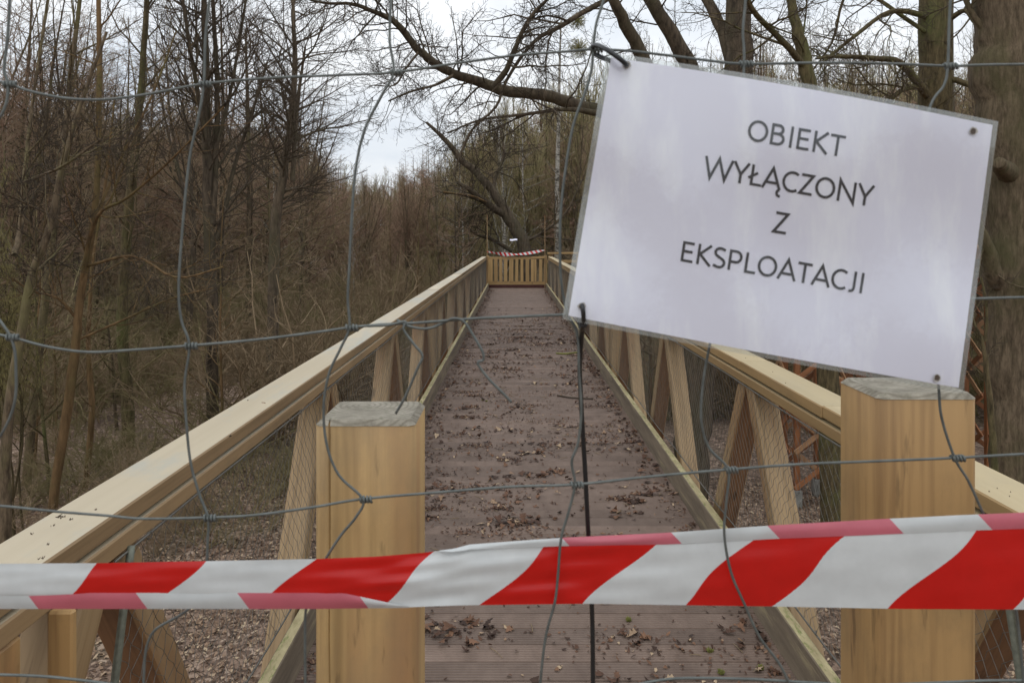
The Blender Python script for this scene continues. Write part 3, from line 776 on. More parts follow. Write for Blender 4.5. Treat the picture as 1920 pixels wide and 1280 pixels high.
# individual trees read off the photograph: each limb is (px, py, depth, width in px)
def custom(name, label, cat, limbs, wood, tw, seed, spec, kids, group=None):
    t = Tree(seed); org = None
    for li, limb in enumerate(limbs):
        pts = limb['p']; Yd = limb['y']
        raw = []
        for j, q in enumerate(pts):
            dy = Yd if not isinstance(Yd, (list, tuple)) else Yd[0]+(Yd[1]-Yd[0])*j/(len(pts)-1)
            raw.append((*W(q[0], q[1], dy), q[2]/F*dy/2))
        raw = np.array(raw, float)
        if limb.get('base'):
            gz = ground_z(raw[0][0], raw[0][1])-.1
            if raw[0][2] > gz+.05: raw = np.vstack([[raw[0][0]+(raw[0][0]-raw[1][0])*.2, raw[0][1], gz, raw[0][3]*1.25], raw])
            if org is None: org = raw[0][:3].copy()
        # smooth resample
        P2 = np.vstack([2*raw[0]-raw[1], raw, 2*raw[-1]-raw[-2]]); Q = []
        for i in range(1, len(P2)-2):
            for s in range(4):
                u = s/4; a, b, c, d = P2[i-1], P2[i], P2[i+1], P2[i+2]
                Q.append(.5*((2*b)+(-a+c)*u+(2*a-5*b+4*c-d)*u*u+(-a+3*b-3*c+d)*u**3))
        Q.append(raw[-1]); Q = np.array(Q); rr = np.maximum(Q[:, 3], .003)
        wob = rr*.10; Q[1:-1, 0] += np.array([t.q.gauss(0, 1) for _ in range(len(Q)-2)])*wob[1:-1]; Q[1:-1, 2] += np.array([t.q.gauss(0, 1) for _ in range(len(Q)-2)])*wob[1:-1]*.6
        rr = rr*np.array([t.q.uniform(.97, 1.04) for _ in rr])
        if rr[-1] > .02: Q = np.vstack([Q, Q[-1]+(Q[-1]-Q[-2])*.15, Q[-1]+(Q[-1]-Q[-2])*.2]); rr = np.concatenate([rr, [rr[-1]*.7, .002]])
        t.lv[0].append((Q[:, :3]-(org if org is not None else 0), rr))
        n = limb.get('k', kids); 
        if n: t.kids(t.lv[0][-1][0], rr, 1, n, limb.get('t0', .2), 1, (lambda u, S=limb.get('L', spec['L1']): S*(1.1-.5*u)), spec['ang0'], .5, spec)
    tm, cm = t.meshes(name, M[wood], M[tw])
    e = empty(name, tuple(org), label, cat, group)
    for nme, me in (('trunk', tm), ('crown', cm)): link(nme, me).parent = e
    return e

S_up = dict(n=[0, 13, 7], ang=[None, (25, 60), (25, 65)], ang0=(30, 70), wob=.08, up=[.06, .03, 0], L1=1.6)
S_oak = dict(n=[0, 12, 7], ang=[None, (30, 75), (30, 75)], ang0=(35, 85), wob=.16, up=[.0, .0, 0], L1=1.5)
S_conic = dict(n=[0, 15, 7], ang=[None, (30, 60), (30, 60)], ang0=(50, 78), wob=.07, up=[.04, .02, 0], L1=3.2, flat=True)

custom('tan_tree', 'slim tree with warm tan lower trunk leaning right, left of the bridge rail', 'tree', [
  dict(p=[(98, 950, 17), (128, 760, 17), (143, 640, 16), (150, 560, 14), (172, 440, 13), (182, 330, 11), (186, 200, 10), (184, 0, 8), (180, -160, 6)], y=10.5, base=True, t0=.35),
  dict(p=[(150, 540, 8), (180, 410, 7), (240, 370, 5), (320, 300, 4), (420, 200, 3)], y=(10.5, 9.5)),
  dict(p=[(146, 600, 6), (110, 560, 5), (60, 545, 4), (20, 520, 3)], y=(10.5, 10), k=10),
  dict(p=[(160, 500, 6), (250, 480, 5), (330, 520, 4), (420, 500, 3)], y=(10.5, 9.5), k=10),
  dict(p=[(140, 640, 5), (230, 600, 4), (320, 560, 3), (400, 540, 2)], y=(10.5, 11), k=10),
  dict(p=[(172, 425, 6), (230, 290, 5), (285, 180, 4), (330, 60, 3)], y=(10.5, 11.5)),
 ], 'bark_tan', 'twig_dark', 41, dict(S_up, L1=1.3), 16)
custom('leaning_tree', 'thin dark tree leaning right across the far left edge', 'tree', [
  dict(p=[(10, 960, 20), (14, 800, 19), (40, 620, 16), (62, 510, 14), (95, 420, 12), (120, 300, 10), (150, 200, 7), (200, 60, 5)], y=9.5, base=True, t0=.35),
  dict(p=[(28, 478, 11), (38, 430, 10), (46, 330, 8), (60, 200, 6), (90, 0, 5)], y=(9.5, 10.5)),
  dict(p=[(52, 340, 6), (120, 310, 5), (190, 260, 3)], y=(9.5, 9.0)),
 ], 'bark', 'twig_dark', 42, dict(S_up, L1=1.3), 14)
custom('forked_tree', 'forked brown tree between the far left edge and the tan trunk', 'tree', [
  dict(p=[(50, 900, 16), (75, 640, 15), (105, 400, 13), (118, 300, 11), (130, 160, 9), (150, 0, 7), (160, -120, 5)], y=13, base=True, t0=.3),
  dict(p=[(30, 480, 9), (-10, 420, 7), (-60, 380, 5)], y=13),
 ], 'bark', 'twig_brown', 43, dict(S_up, L1=1.8), 18)
custom('young_tree', 'young tree with thin pale trunk rising just left of the bridge rail', 'tree', [
  dict(p=[(160, 915, 10), (172, 780, 11), (168, 700, 10), (166, 620, 8), (176, 470, 6), (200, 330, 5), (215, 180, 3)], y=12.5, base=True, t0=.3)],
  'bark_tan', 'twig_brown', 44, dict(S_up, L1=1.1), 12)
custom('mossy_tree', 'straight tree with greenish lower trunk behind the rail, left of the bridge', 'tree', [
  dict(p=[(240, 870, 24), (238, 740, 22), (228, 600, 20), (240, 400, 17), (262, 200, 13), (275, 0, 9), (280, -160, 6)], y=15, base=True, t0=.35)],
  'bark_olive', 'twig_brown', 45, dict(S_up, L1=2.0), 26)
custom('dark_alder', 'tall dark alder with many ascending stems, the stoutest left of the bridge', 'tree', [
  dict(p=[(398, 880, 24), (399, 640, 21), (393, 480, 20), (388, 320, 18), (387, 200, 14), (384, 80, 12), (382, -40, 9), (380, -200, 8)], y=14, base=True, t0=.3, k=40),
  dict(p=[(398, 420, 12), (404, 300, 11), (408, 180, 9), (402, 60, 8), (396, -60, 6), (392, -180, 5)], y=(14, 14.6)),
  dict(p=[(392, 300, 9), (372, 180, 8), (356, 90, 7), (340, -20, 5), (326, -120, 4)], y=(14, 13)),
  dict(p=[(396, 470, 9), (420, 400, 8), (440, 310, 7), (470, 220, 5), (500, 120, 4)], y=(14, 15)),
  dict(p=[(391, 330, 8), (430, 180, 6), (452, 60, 5), (470, -60, 4)], y=(14, 14.8)),
 ], 'bark_dark', 'twig_dark', 46, dict(S_up, L1=2.1), 16)
custom('conical_alder', 'conical bare alder with fine level branches beside the open patch of sky', 'tree', [
  dict(p=[(506, 800, 22), (512, 600, 21), (515, 430, 19), (530, 330, 16), (545, 230, 13), (553, 130, 10), (550, 30, 7), (549, -60, 4)], y=18, base=True, t0=.28, k=70),
  dict(p=[(548, 340, 9), (555, 230, 8), (562, 160, 6), (572, 90, 4)], y=(18, 18.5), k=20, L=2.0),
 ], 'bark_dark', 'twig_dark', 47, dict(S_conic, L1=2.6), 30)
custom('reddish_tree', 'slim reddish tree standing between the two tall dark alders', 'tree', [
  dict(p=[(470, 800, 14), (466, 600, 13), (468, 400, 11), (465, 250, 8), (462, 120, 5), (460, 60, 3)], y=24, base=True, t0=.3, k=46)],
  'bark', 'twig_red', 48, dict(S_up, L1=2.6), 30)
custom('broken_tree', 'dark leaning tree behind the far gate with a pale snapped branch', 'tree', [
  dict(p=[(1005, 600, 30), (985, 475, 25), (968, 430, 24), (950, 400, 22), (925, 360, 17), (893, 322, 14), (865, 300, 12), (842, 270, 10), (820, 248, 7), (800, 230, 5)], y=30, base=True, t0=.35),
  dict(p=[(952, 405, 16), (925, 390, 14), (902, 372, 12), (880, 355, 10), (858, 342, 6)], y=(30, 29)),
  dict(p=[(908, 378, 8), (880, 368, 7), (850, 362, 6), (832, 361, 4)], y=(29.5, 28.5), k=3),
  dict(p=[(960, 470, 8), (925, 450, 7), (895, 440, 6), (880, 430, 4)], y=(30, 29)),
  dict(p=[(925, 360, 7), (930, 330, 6), (945, 290, 5), (940, 250, 3)], y=(30, 31)),
  dict(p=[(975, 455, 7), (1010, 440, 5), (1060, 400, 4), (1090, 340, 3)], y=(30, 30)),
 ], 'bark_dark', 'twig_dark', 49, dict(S_oak, L1=2.4), 16)
BT = [o for o in COL.objects if o.name.startswith('broken_tree')][0]
in_world(wire('snapped_branch', [W(912, 379, 29.3), W(890, 369, 29), W(862, 364, 28.8), W(832, 360, 28.4)], .04, M['bark_tan'], sides=6, sub=3), BT)
custom('spreading_oak', 'big oak behind the sign whose long bough sweeps left over the bridge', 'tree', [
  dict(p=[(1285, 1010, 70), (1300, 860, 66), (1305, 740, 62), (1330, 560, 62), (1370, 400, 60), (1385, 260, 56), (1388, 130, 52), (1384, 0, 46), (1380, -140, 38)], y=11.5, base=True, t0=.6, k=8),
  dict(p=[(1385, 330, 36), (1350, 220, 34), (1300, 140, 32), (1255, 60, 28), (1215, -10, 24), (1170, -90, 18)], y=(11.5, 10.8), k=10),
  dict(p=[(1372, 400, 34), (1290, 290, 30), (1220, 140, 27), (1180, 60, 24), (1150, 0, 20), (1110, -80, 15)], y=(11.5, 10.2), k=12),
  dict(p=[(1388, 200, 26), (1362, 80, 24), (1330, 10, 20), (1290, -60, 16)], y=(11.5, 12), k=8),
  dict(p=[(1350, 420, 34), (1240, 262, 30), (1150, 218, 26), (1110, 205, 25), (1060, 190, 23), (1010, 177, 22), (955, 172, 21), (925, 163, 21), (880, 148, 18), (850, 138, 17), (815, 118, 16), (785, 95, 14), (760, 62, 13), (735, 38, 11), (700, 22, 9), (660, 8, 7), (610, 6, 5), (560, -6, 4)], y=(11.5, 9.2), t0=.42, k=44, L=1.25),
  dict(p=[(925, 163, 12), (950, 130, 11), (968, 85, 9), (990, 40, 8), (1020, 5, 6), (1060, -30, 4)], y=(9.6, 9.2), k=16),
  dict(p=[(1155, -10, 12), (1100, 20, 10), (1050, 50, 9), (1000, 80, 7), (950, 150, 6), (930, 200, 5), (880, 250, 4), (850, 330, 3)], y=(10, 9.3), k=20),
  dict(p=[(785, 98, 5), (760, 130, 4), (740, 160, 3), (700, 160, 2)], y=9.3, k=8),
  dict(p=[(850, 142, 7), (815, 160, 5), (770, 172, 4), (728, 190, 3)], y=9.3, k=6),
  dict(p=[(1120, 212, 12), (1060, 205, 8), (980, 215, 6), (900, 225, 4), (840, 250, 3)], y=(10, 9.5), k=16),
 ], 'bark_dark', 'twig_dark', 50, dict(S_oak, L1=1.25), 10)
custom('slim_tree', 'slim olive barked tree just right of the big oak above the sign', 'tree', [
  dict(p=[(1562, 1060, 46), (1556, 900, 42), (1552, 700, 40), (1545, 500, 38), (1532, 300, 34), (1516, 150, 27), (1500, 80, 24), (1488, 30, 18), (1478, -30, 16), (1470, -140, 12)], y=9.8, base=True, t0=.55, k=10),
  dict(p=[(1512, 130, 14), (1470, 80, 12), (1420, 30, 10), (1390, -20, 8)], y=(9.8, 9), k=8),
 ], 'bark_olive', 'twig_dark', 51, dict(S_oak, L1=1.4), 12)
custom('straight_tree', 'straight olive grey trunk left of the massive trunk above the sign', 'tree', [
  dict(p=[(1772, 980, 74), (1768, 800, 68), (1765, 500, 64), (1758, 300, 60), (1754, 150, 59), (1753, 0, 57), (1750, -180, 50)], y=11.8, base=True, k=0),
  dict(p=[(1740, 180, 17), (1690, 120, 13), (1640, 110, 10), (1570, 106, 7), (1530, 110, 4)], y=(11.7, 10.6), k=14),
  dict(p=[(1735, 160, 12), (1690, 170, 9), (1655, 200, 7), (1620, 215, 4)], y=(11.7, 11), k=10),
  dict(p=[(1735, 30, 12), (1670, 22, 9), (1600, 70, 7), (1540, 120, 5)], y=(11.7, 11), k=14),
  dict(p=[(1775, 40, 10), (1810, 20, 9), (1830, 45, 7), (1860, 40, 5)], y=(11.7, 11), k=8),
  dict(p=[(1775, 145, 12), (1820, 160, 10), (1850, 175, 6)], y=(11.7, 11), k=6),
  dict(p=[(1735, 60, 8), (1600, -20, 6), (1560, 80, 4), (1510, 150, 3)], y=(11.7, 12.3), k=16),
 ], 'bark_olive', 'twig_dark', 52, dict(S_oak, L1=1.2), 12)
custom('massive_tree', 'massive mossy trunk filling the upper right edge behind the sign', 'tree', [
  dict(p=[(1896, 1010, 66), (1893, 860, 62), (1890, 740, 62), (1888, 640, 66), (1896, 540, 92), (1900, 440, 96), (1896, 300, 100), (1890, 200, 108), (1888, 100, 112), (1886, 0, 112), (1884, -200, 104)], y=9.0, base=True, k=0),
  dict(p=[(1890, 545, 40), (1866, 515, 32), (1852, 470, 26), (1838, 430, 18), (1825, 400, 12)], y=(8.95, 8.6), k=5, L=.8),
  dict(p=[(1900, 330, 44), (1882, 318, 34), (1873, 306, 22)], y=(8.9, 8.45), k=0),
  dict(p=[(1846, 60, 14), (1820, 20, 10), (1800, -20, 8)], y=(9, 9), k=6),
 ], 'bark_big', 'twig_dark', 53, dict(S_oak, L1=1.1), 8)
custom('crooked_sapling', 'crooked thin sapling in front of the lattice tower by the massive trunk', 'sapling', [
  dict(p=[(1869, 1176, 15), (1872, 1000, 13), (1862, 820, 12), (1850, 700, 10), (1842, 640, 7), (1828, 610, 5), (1815, 560, 3)], y=7.9, base=True, t0=.4, k=8, L=.5),
  dict(p=[(1848, 640, 6), (1850, 580, 5), (1840, 520, 3)], y=7.9, k=4, L=.4)],
  'bark_olive', 'twig_dark', 54, dict(S_up, L1=.5), 6)
custom('pale_birch', 'thin pale birch stem standing just right of the far gate', 'tree', [
  dict(p=[(1044, 520, 10), (1045, 400, 9), (1046, 300, 8), (1048, 200, 6), (1050, 100, 4), (1052, 40, 3)], y=34, base=True, t0=.4, k=24)],
  'birch', 'twig_olive', 55, dict(S_up, L1=1.6), 20)

# shoots with yellow green catkins at the left edge, mistletoe in the treetop
def ball(px, py, Y, rp, n, seed, mat, size):
    q = np.random.default_rng(seed); c = np.array(W(px, py, Y)); r = rp/F*Y; ps = []
    d = q.normal(0, 1, (n, 3)); d /= np.linalg.norm(d, axis=1, keepdims=True)
    for v in d:
        e = v*r*q.uniform(.6, 1.05); m = e*.5+q.normal(0, r*.1, 3)
        ps.append((np.array([v*0.02, m, e, e+q.normal(0, r*.12, 3)]), np.array([size*.5, size*.5, size, size*.8])))
    return c, ps
for px, py, rp, t in ((1083, 40, 17, 'upper'), (1085, 92, 21, 'lower')):
    c, ps = ball(px, py, 30, rp, 260, int(px+py), None, .008)
    o = tubes('mistletoe_ball', ps, 3, M['mistletoe']); o.location = c
    tag(o, f'{t} green mistletoe ball hanging in the treetop left of the sign', 'mistletoe', 'mistletoe balls')
sh = Tree(77); 
for k in range(7):
    P, Rr = sh.path((R.uniform(-.3, .3), R.uniform(-.3, .3), 0), (R.uniform(-.2, .1), R.uniform(-.1, .1), 1), R.uniform(3.0, 5.2), .018, .004, 8, .06, .04); sh.lv[0].append((P, Rr))
    sh.kids(P, Rr, 1, 14, .35, 1, lambda u: .9*(1.1-.5*u), (25, 60), .6, dict(S_up, L1=.9))
tm, cm = sh.meshes('hazel', M['bark_olive'], M['twig_olive'])
hz = empty('hazel_shrub', (-7.1, 10.4, ground_z(-7.1, 10.4)), 'hazel shrub with yellow green catkins at the left edge', 'shrub')
link('stem', tm).parent = hz; link('crown', cm).parent = hz
cat = []
q = random.Random(5)
for P, Rr in sh.lv[2]+sh.lv[1]:
    for j in range(5):
        p = P[q.randrange(1, len(P))]+np.array([q.gauss(0, .03), q.gauss(0, .03), 0])
        if p[2] < 2.0: continue
        l = q.uniform(.03, .06); cat.append((np.array([p, p+np.array([0, 0, -l*.5]), p+np.array([q.gauss(0, .01), 0, -l])]), np.array([.003, .006, .003])))
tag(tubes('catkin', cat, 3, M['catkin'], hz), kind='stuff')

# ---------------------------------------------------------------- dead leaves, crumbs and sticks on the deck
rd = np.random.default_rng(8)
def deck_points(n, edge):
    out = []
    cl = [(rd.uniform(LX+.1, RX-.1), rd.uniform(2.2, 15), rd.uniform(.03, .20)) for _ in range(110)]
    while len(out) < n:
        m = rd.random()
        if m < edge:
            s = rd.random() < .5; d = abs(rd.normal(0, .09)); x = LX+.01+d if s else RX-.01-d; y = rd.uniform(2, 23)
        elif m < edge+.60:
            c = cl[rd.integers(len(cl))]; x = c[0]+rd.normal(0, c[2]*1.3); y = c[1]+rd.normal(0, c[2]*.55)
        else: x = rd.uniform(LX, RX); y = 2+15*rd.random()**1.1
        if LX+.015 < x < RX-.015 and 1.3 < y < Y1-.1: out.append((x, y, .001))
    return out
tag(link('leaf_litter', leaves_mesh('leaf_litter', deck_points(2700, .33), .052, M['litter_deck'], .004, .25, 9, True)), 'curled dead oak leaves scattered over the deck', None, None, 'stuff')
tag(link('leaf_crumbs', leaves_mesh('leaf_crumbs', deck_points(15000, .30), .020, M['litter_deck'], .002, .4, 10)), 'crumbled leaf bits and bud scales over the deck', None, None, 'stuff')
st = []
for x, y, z in deck_points(420, .3):
    a = rd.uniform(0, 6.28); l = rd.uniform(.02, .09); d = np.array([math.cos(a), math.sin(a), 0])*l
    st.append((np.array([(x, y, .004), (x+d[0]*.5+rd.normal(0, .004), y+d[1]*.5+rd.normal(0, .004), .008), (x+d[0], y+d[1], .004)]), np.array([.0018, .0018, .001])))
tag(tubes('twig_bits', st, 4, M['twig_brown']), 'short broken twigs scattered over the deck', None, None, 'stuff')
def dpt(px, py, z=.006):
    Y = (CAMZ-z)*F/(py-VY); return Vector(((px-VX)/F*Y, Y, z))
m_moss = blotchy('mossy_twig_bark', (.12, .13, .03), (.28, .27, .07), 30)
M['moss'] = m_moss
tag(wire('mossy_stick', [dpt(1043, 662, .01), dpt(1060, 663, .012), dpt(1078, 661, .01), dpt(1092, 659, .008)], .012, m_moss, sides=6), 'short yellow green mossy stick lying on the deck beside the cord', 'stick')
tag(wire('bare_stick', [dpt(1045, 741, .01), dpt(1070, 745, .012), dpt(1100, 747, .012), dpt(1112, 747, .008)], .007, M['twig_dark'], sides=6), 'dark bare stick lying on the deck behind the black cord', 'stick')
tag(wire('thin_stick', [dpt(1062, 720, .006), dpt(1072, 712, .01), dpt(1080, 708, .01)], .004, M['twig_dark'], sides=5), 'short thin stick lying just beyond the dark bare stick', 'stick')
mc = []
for px, py in ((1179, 1162), (1331, 1220), (1352, 1261), (1425, 1252), (905, 750), (912, 752)):
    p = dpt(px, py, .004)
    for k in range(60):
        a = rd.uniform(0, 6.28); l = rd.uniform(.004, .016); e = np.array([p.x+math.cos(a)*l, p.y+math.sin(a)*l, .004+rd.uniform(.002, .012)])
        mc.append((np.array([[p.x+math.cos(a)*l*.5, p.y+math.sin(a)*l*.5, .002], e]), np.array([.0022, .001])))
tag(tubes('moss_tufts', mc, 3, m_moss), 'small green moss tufts dropped on the deck', None, None, 'stuff')
# marks and leaves on the left handrail
def rpt(px, py, z=1.0225):
    Y = (CAMZ-z)*F/(py-VY); return ((px-VX)/F*Y, Y, z)
lf = leaves_mesh('rail_leaf', [rpt(494, 757)], .034, M['litter_deck'], .001, .3, 12, True)
tag(link('fallen_leaf', lf), 'small rusty brown leaf lying on the left handrail', 'leaf')
sp = []
for px, py, s in ((113, 968, .006), (133, 973, .003), (78, 1046, .003), (465, 750, .003), (752, 563, .006), (430, 817, .005), (100, 985, .002), (180, 955, .002), (60, 1000, .002), (90, 1020, .002)):
    x, y, z = rpt(px, py)
    for k in range(7):
        a, b = rd.normal(0, s*.7, 2); sp.append((np.array([(x+a, y+b, z-.001), (x+a+rd.normal(0, s*.5), y+b+rd.normal(0, s*.5), z+.0025)]), np.array([s*.3, s*.08])))
for px, py, s in ((1398, 671, .003), (1449, 697, .003), (1473, 718, .003), (1855, 921, .003), (1895, 922, .002), (1870, 915, .002), (1893, 930, .002)):
    x, y, z = rpt(px, py)
    sp.append((np.array([(x, y, z-.001), (x, y+.001, z+.002)]), np.array([s*.7, s*.2])))
tag(tubes('dirt_specks', sp, 5, M['twig_dark']), 'dark specks of dirt and bark on the handrails', None, None, 'stuff')

# ---------------------------------------------------------------- the two square posts at the head of the bridge
def square_post(label, x0, x1, y0, dep, top, mat, crack=None, name='wooden_post'):
    ch = .008; zb = -.35
    def sec(ins, cx, cw, cdep):
        a, b, c, d = x0+ins, x1-ins, y0+ins, y0+dep-ins; k = max(ch-ins*.4, .003)
        pts = [(a, c+k), (a+k, c)]
        if crack: pts += [(cx-cw, c), (cx+.001, c+cdep), (cx+cw, c)]
        else: pts += [(a+(b-a)*.3, c), (a+(b-a)*.5, c), (a+(b-a)*.7, c)]
        return pts+[(b-k, c), (b, c+k), (b, d-k), (b-k, d), (a+k, d), (a, d-k)]
    rings = []
    for i in range(13):
        t = i/12; z = zb+(top-.007-zb)*t
        cx = (crack[1]+(crack[0]-crack[1])*t + .0012*math.sin(t*21)) if crack else 0
        rings.append([(px, py, z) for px, py in sec(0, cx, .0008+.0011*abs(math.sin(1+t*3)), .018)])
    cx = crack[0] if crack else 0
    rings.append([(px, py, top) for px, py in sec(.007, cx, .0008, .008)])
    n = len(rings[0]); V = [p for r in rings for p in r]
    Fq = [(j*n+i, j*n+(i+1) % n, (j+1)*n+(i+1) % n, (j+1)*n+i) for j in range(len(rings)-1) for i in range(n)]
    cxm, cym = (x0+x1)/2, y0+dep/2; e = empty(name, (cxm, cym, zb), label, 'post')
    V0 = [(a-cxm, b-cym, c-zb) for a, b, c in V]
    me = mesh_np('shaft', V0, [Fq], mat); link('shaft', me).parent = e
    # end grain cap: the sloped rim and the flat top, a hair proud
    bm = bmesh.new(); r1 = [bm.verts.new((a-cxm+(.0006 if a > cxm else -.0006), b-cym+(.0006 if b > cym else -.0006), c-zb+.0008)) for a, b, c in rings[-2]]; r2 = [bm.verts.new((a-cxm, b-cym, c-zb+.0012)) for a, b, c in rings[-1]]
    for i in range(n): bm.faces.new((r1[i], r1[(i+1) % n], r2[(i+1) % n], r2[i]))
    bm.faces.new(r2); m2 = bpy.data.meshes.new('end_grain'); bm.to_mesh(m2); bm.free(); m2.materials.append(M['post_top'])
    link('end_grain', m2).parent = e
    return e
square_post('square golden timber post with a long crack, left of the deck', -.269, -.134, 1.0, .125, 1.352, M['post_left'], crack=(-.2500, -.2405))
square_post('square knotty timber post standing under the lower right sign corner', .494, .6287, 1.0, .125, 1.388, M['post'])

# ---------------------------------------------------------------- knotted wire fence
YF = .57
fence = empty('wire_fence', tuple(W(960, 1300, YF)), 'bent galvanised wire mesh fence close in front of the camera', 'wire fence')
def fw(name, pts, Y=YF, r=.00105, wav=.0):
    v = []
    for k, p in enumerate(pts):
        y = p[2] if len(p) > 2 else Y
        v.append(W(p[0], p[1], y+wav*math.sin(k*1.7)))
    return in_world(wire(name, v, r, M['wire'], sides=8, sub=6), fence)
Hh = YF+.0012
fw('horizontal_wire', [(-90, 128), (15, 158), (60, 172), (120, 184), (190, 187), (270, 178), (380, 158), (500, 147), (640, 141), (740, 136), (850, 120), (960, 105), (1060, 97), (1113, 93), (1180, 96), (1250, 104), (1330, 114), (1395, 120), (1550, 118), (1680, 120), (1778, 124), (1850, 122), (2000, 120)], Hh)
fw('horizontal_wire', [(-90, 608), (20, 632), (90, 650), (165, 660), (250, 656), (355, 648), (480, 637), (600, 622), (655, 614), (720, 608), (770, 606), (850, 600), (910, 596), (1055, 590), (1300, 580), (1550, 572), (1830, 560), (2000, 556)], Hh)
fw('horizontal_wire', [(-90, 945), (0, 948), (100, 958), (200, 966), (270, 972), (385, 970), (480, 965), (590, 950), (680, 935), (830, 922), (960, 912), (1078, 908), (1220, 893), (1365, 880), (1500, 870), (1650, 864), (1790, 858), (1920, 851), (2000, 848)], Hh)
fw('horizontal_wire', [(-90, 1262), (60, 1266), (150, 1274), (300, 1292), (600, 1310), (900, 1302), (1130, 1292), (1200, 1281), (1270, 1271), (1400, 1272), (1520, 1279), (1620, 1284), (1760, 1279), (1860, 1275), (2000, 1276)], Hh)
fw('vertical_wire', [(22, -70), (15, 60), (8, 130), (15, 158), (8, 205), (-30, 270), (-70, 400), (-40, 540), (20, 632), (30, 700), (26, 760), (2, 815), (-40, 870)])
fw('vertical_wire', [(402, -70), (386, 60), (382, 158), (372, 220), (355, 300), (342, 430), (335, 540), (340, 600), (355, 648), (346, 720), (350, 800), (358, 870), (375, 930), (390, 970), (389, 1020), (386, 1070), (376, 1115), (345, 1148), (296, 1176), (278, 1202), (271, 1240), (268, 1330)], YF, wav=.0004)
fw('vertical_wire', [(738, -70), (732, 20), (731, 80), (738, 136), (715, 180), (685, 240), (668, 310), (660, 400), (655, 500), (652, 560), (655, 614), (640, 650), (617, 700), (607, 760), (612, 830), (635, 890), (680, 935), (668, 968), (640, 1002), (612, 1045), (588, 1090), (574, 1140), (572, 1200), (573, 1330)])
fw('vertical_wire', [(1150, -70), (1132, 0), (1118, 45), (1112, 90), (1110, 125), (1100, 165), (1075, 235), (1060, 320), (1052, 390), (1050, 450), (1052, 525), (1064, 588), (1082, 625), (1086, 700), (1090, 770), (1084, 830), (1072, 865), (1078, 908), (1066, 960), (1052, 1010), (1046, 1080), (1040, 1130), (1022, 1200), (1008, 1330)])
fw('vertical_wire', [(1402, -70), (1398, 0), (1393, 60), (1395, 120), (1385, 300), (1360, 500), (1330, 650), (1318, 720), (1315, 790), (1330, 840), (1365, 880), (1362, 940), (1358, 1000), (1370, 1070), (1395, 1130), (1425, 1195), (1465, 1250), (1500, 1330)])
fw('vertical_wire', [(1786, -70), (1780, 40), (1777, 124), (1770, 160), (1745, 198), (1720, 300), (1725, 500), (1757, 700), (1765, 780), (1790, 858), (1815, 900), (1838, 950), (1862, 1005), (1885, 1070), (1905, 1140), (1925, 1330)])
fw('loose_wire', [(690, 611, .568), (730, 609, .567), (760, 603, .567), (757, 618, .566), (776, 645, .565), (792, 667, .565), (783, 690, .565), (762, 739, .567), (742, 775, .569)], r=.00105)
fw('loose_wire', [(745, 600, .5735), (765, 611, .568), (800, 616, .5675), (830, 606, .573), (850, 597, .568), (870, 603, .567), (888, 630, .566), (905, 660, .565), (906, 675, .565), (897, 678, .565), (898, 686, .565), (918, 712, .565), (942, 736, .565), (959, 754, .566)], r=.00105)
def knot(px, py, sx=1):
    c = W(px, py, Hh); pts = []
    for i in range(29):
        t = i/28; a = t*2*math.pi*3.7
        pts.append((c.x+sx*(-.0045+.0095*t), c.y+.0021*math.cos(a), c.z+.0021*math.sin(a)-.0003))
    in_world(wire('knot', pts, .00108, M['wire'], sides=6, sub=1), fence)
for px, py in ((15, 158), (382, 158), (739, 136), (1113, 93), (1395, 120), (1778, 124), (20, 632), (355, 648), (656, 614), (390, 970), (682, 935), (1078, 908), (1367, 880), (1792, 858)): knot(px+3, py)

# ---------------------------------------------------------------- laminated notice
TL, TR, BR, BL = (1137, 98), (1872, 228), (1806, 737), (1054, 598)
YS = .548
def s_depth(s, t):
    return YS-.0035*math.sin(math.pi*s)*(.6+.4*math.sin(math.pi*t))-.0025*math.sin(2.2*math.pi*t+1.3*s)+.0012*math.sin(7*s+5*t)+.0008*math.sin(13*s-9*t)+.0030*(s*t)
def s_px(s, t):
    a = [(TL[i]*(1-s)+TR[i]*s)*(1-t)+(BL[i]*(1-s)+BR[i]*s)*t for i in (0, 1)]
    a[1] += -7*math.sin(math.pi*s)*(1-t)+3*math.sin(math.pi*s)*t
    return a
def s_inv(px, py):
    s, t = .5, .5
    for _ in range(25):
        x, y = s_px(s, t); ex, ey = px-x, py-y
        s += (ex*.97+ey*.17)/757; t += (ey*.99-ex*.17+0*ex)/510*1.0
    return s, t
def sheet(name, s0, s1, t0, t1, dy, mat, nx=64, ny=46):
    V = []; U = []
    for j in range(ny+1):
        for i in range(nx+1):
            s = s0+(s1-s0)*i/nx; t = t0+(t1-t0)*j/ny; x, y = s_px(s, t); V.append(W(x, y, s_depth(s, t)+dy))
    Fq = [(j*(nx+1)+i, (j+1)*(nx+1)+i, (j+1)*(nx+1)+i+1, j*(nx+1)+i+1) for j in range(ny) for i in range(nx)]
    return mesh_np(name, [tuple(v) for v in V], [Fq], mat, True)
def papermat():
    m, N, L, B = newmat('white_paper'); t = N.new('ShaderNodeTexCoord')
    n = noise(N, L, t.outputs['Object'], 6, 5, .6); r = ramp(N, [(.3, (.76, .745, .86)), (.7, (.80, .785, .90))]); L.new(n, r.inputs[0])
    sc = noise(N, L, t.outputs['Object'], 15, 8, .68, (1.9, 1, .5)); col = mixc(N, L, maprange(N, L, sc, .5, .68, 0, .75), r.outputs[0], (.93, .93, .98))  # pale streaks painted into the paper: wrinkle highlights and scuffs of the film
    L.new(col, B.inputs['Base Color']); B.inputs['Roughness'].default_value = .6; bump(N, L, noise(N, L, t.outputs['Object'], 30, 4, .5), B, .25, .0015); return m
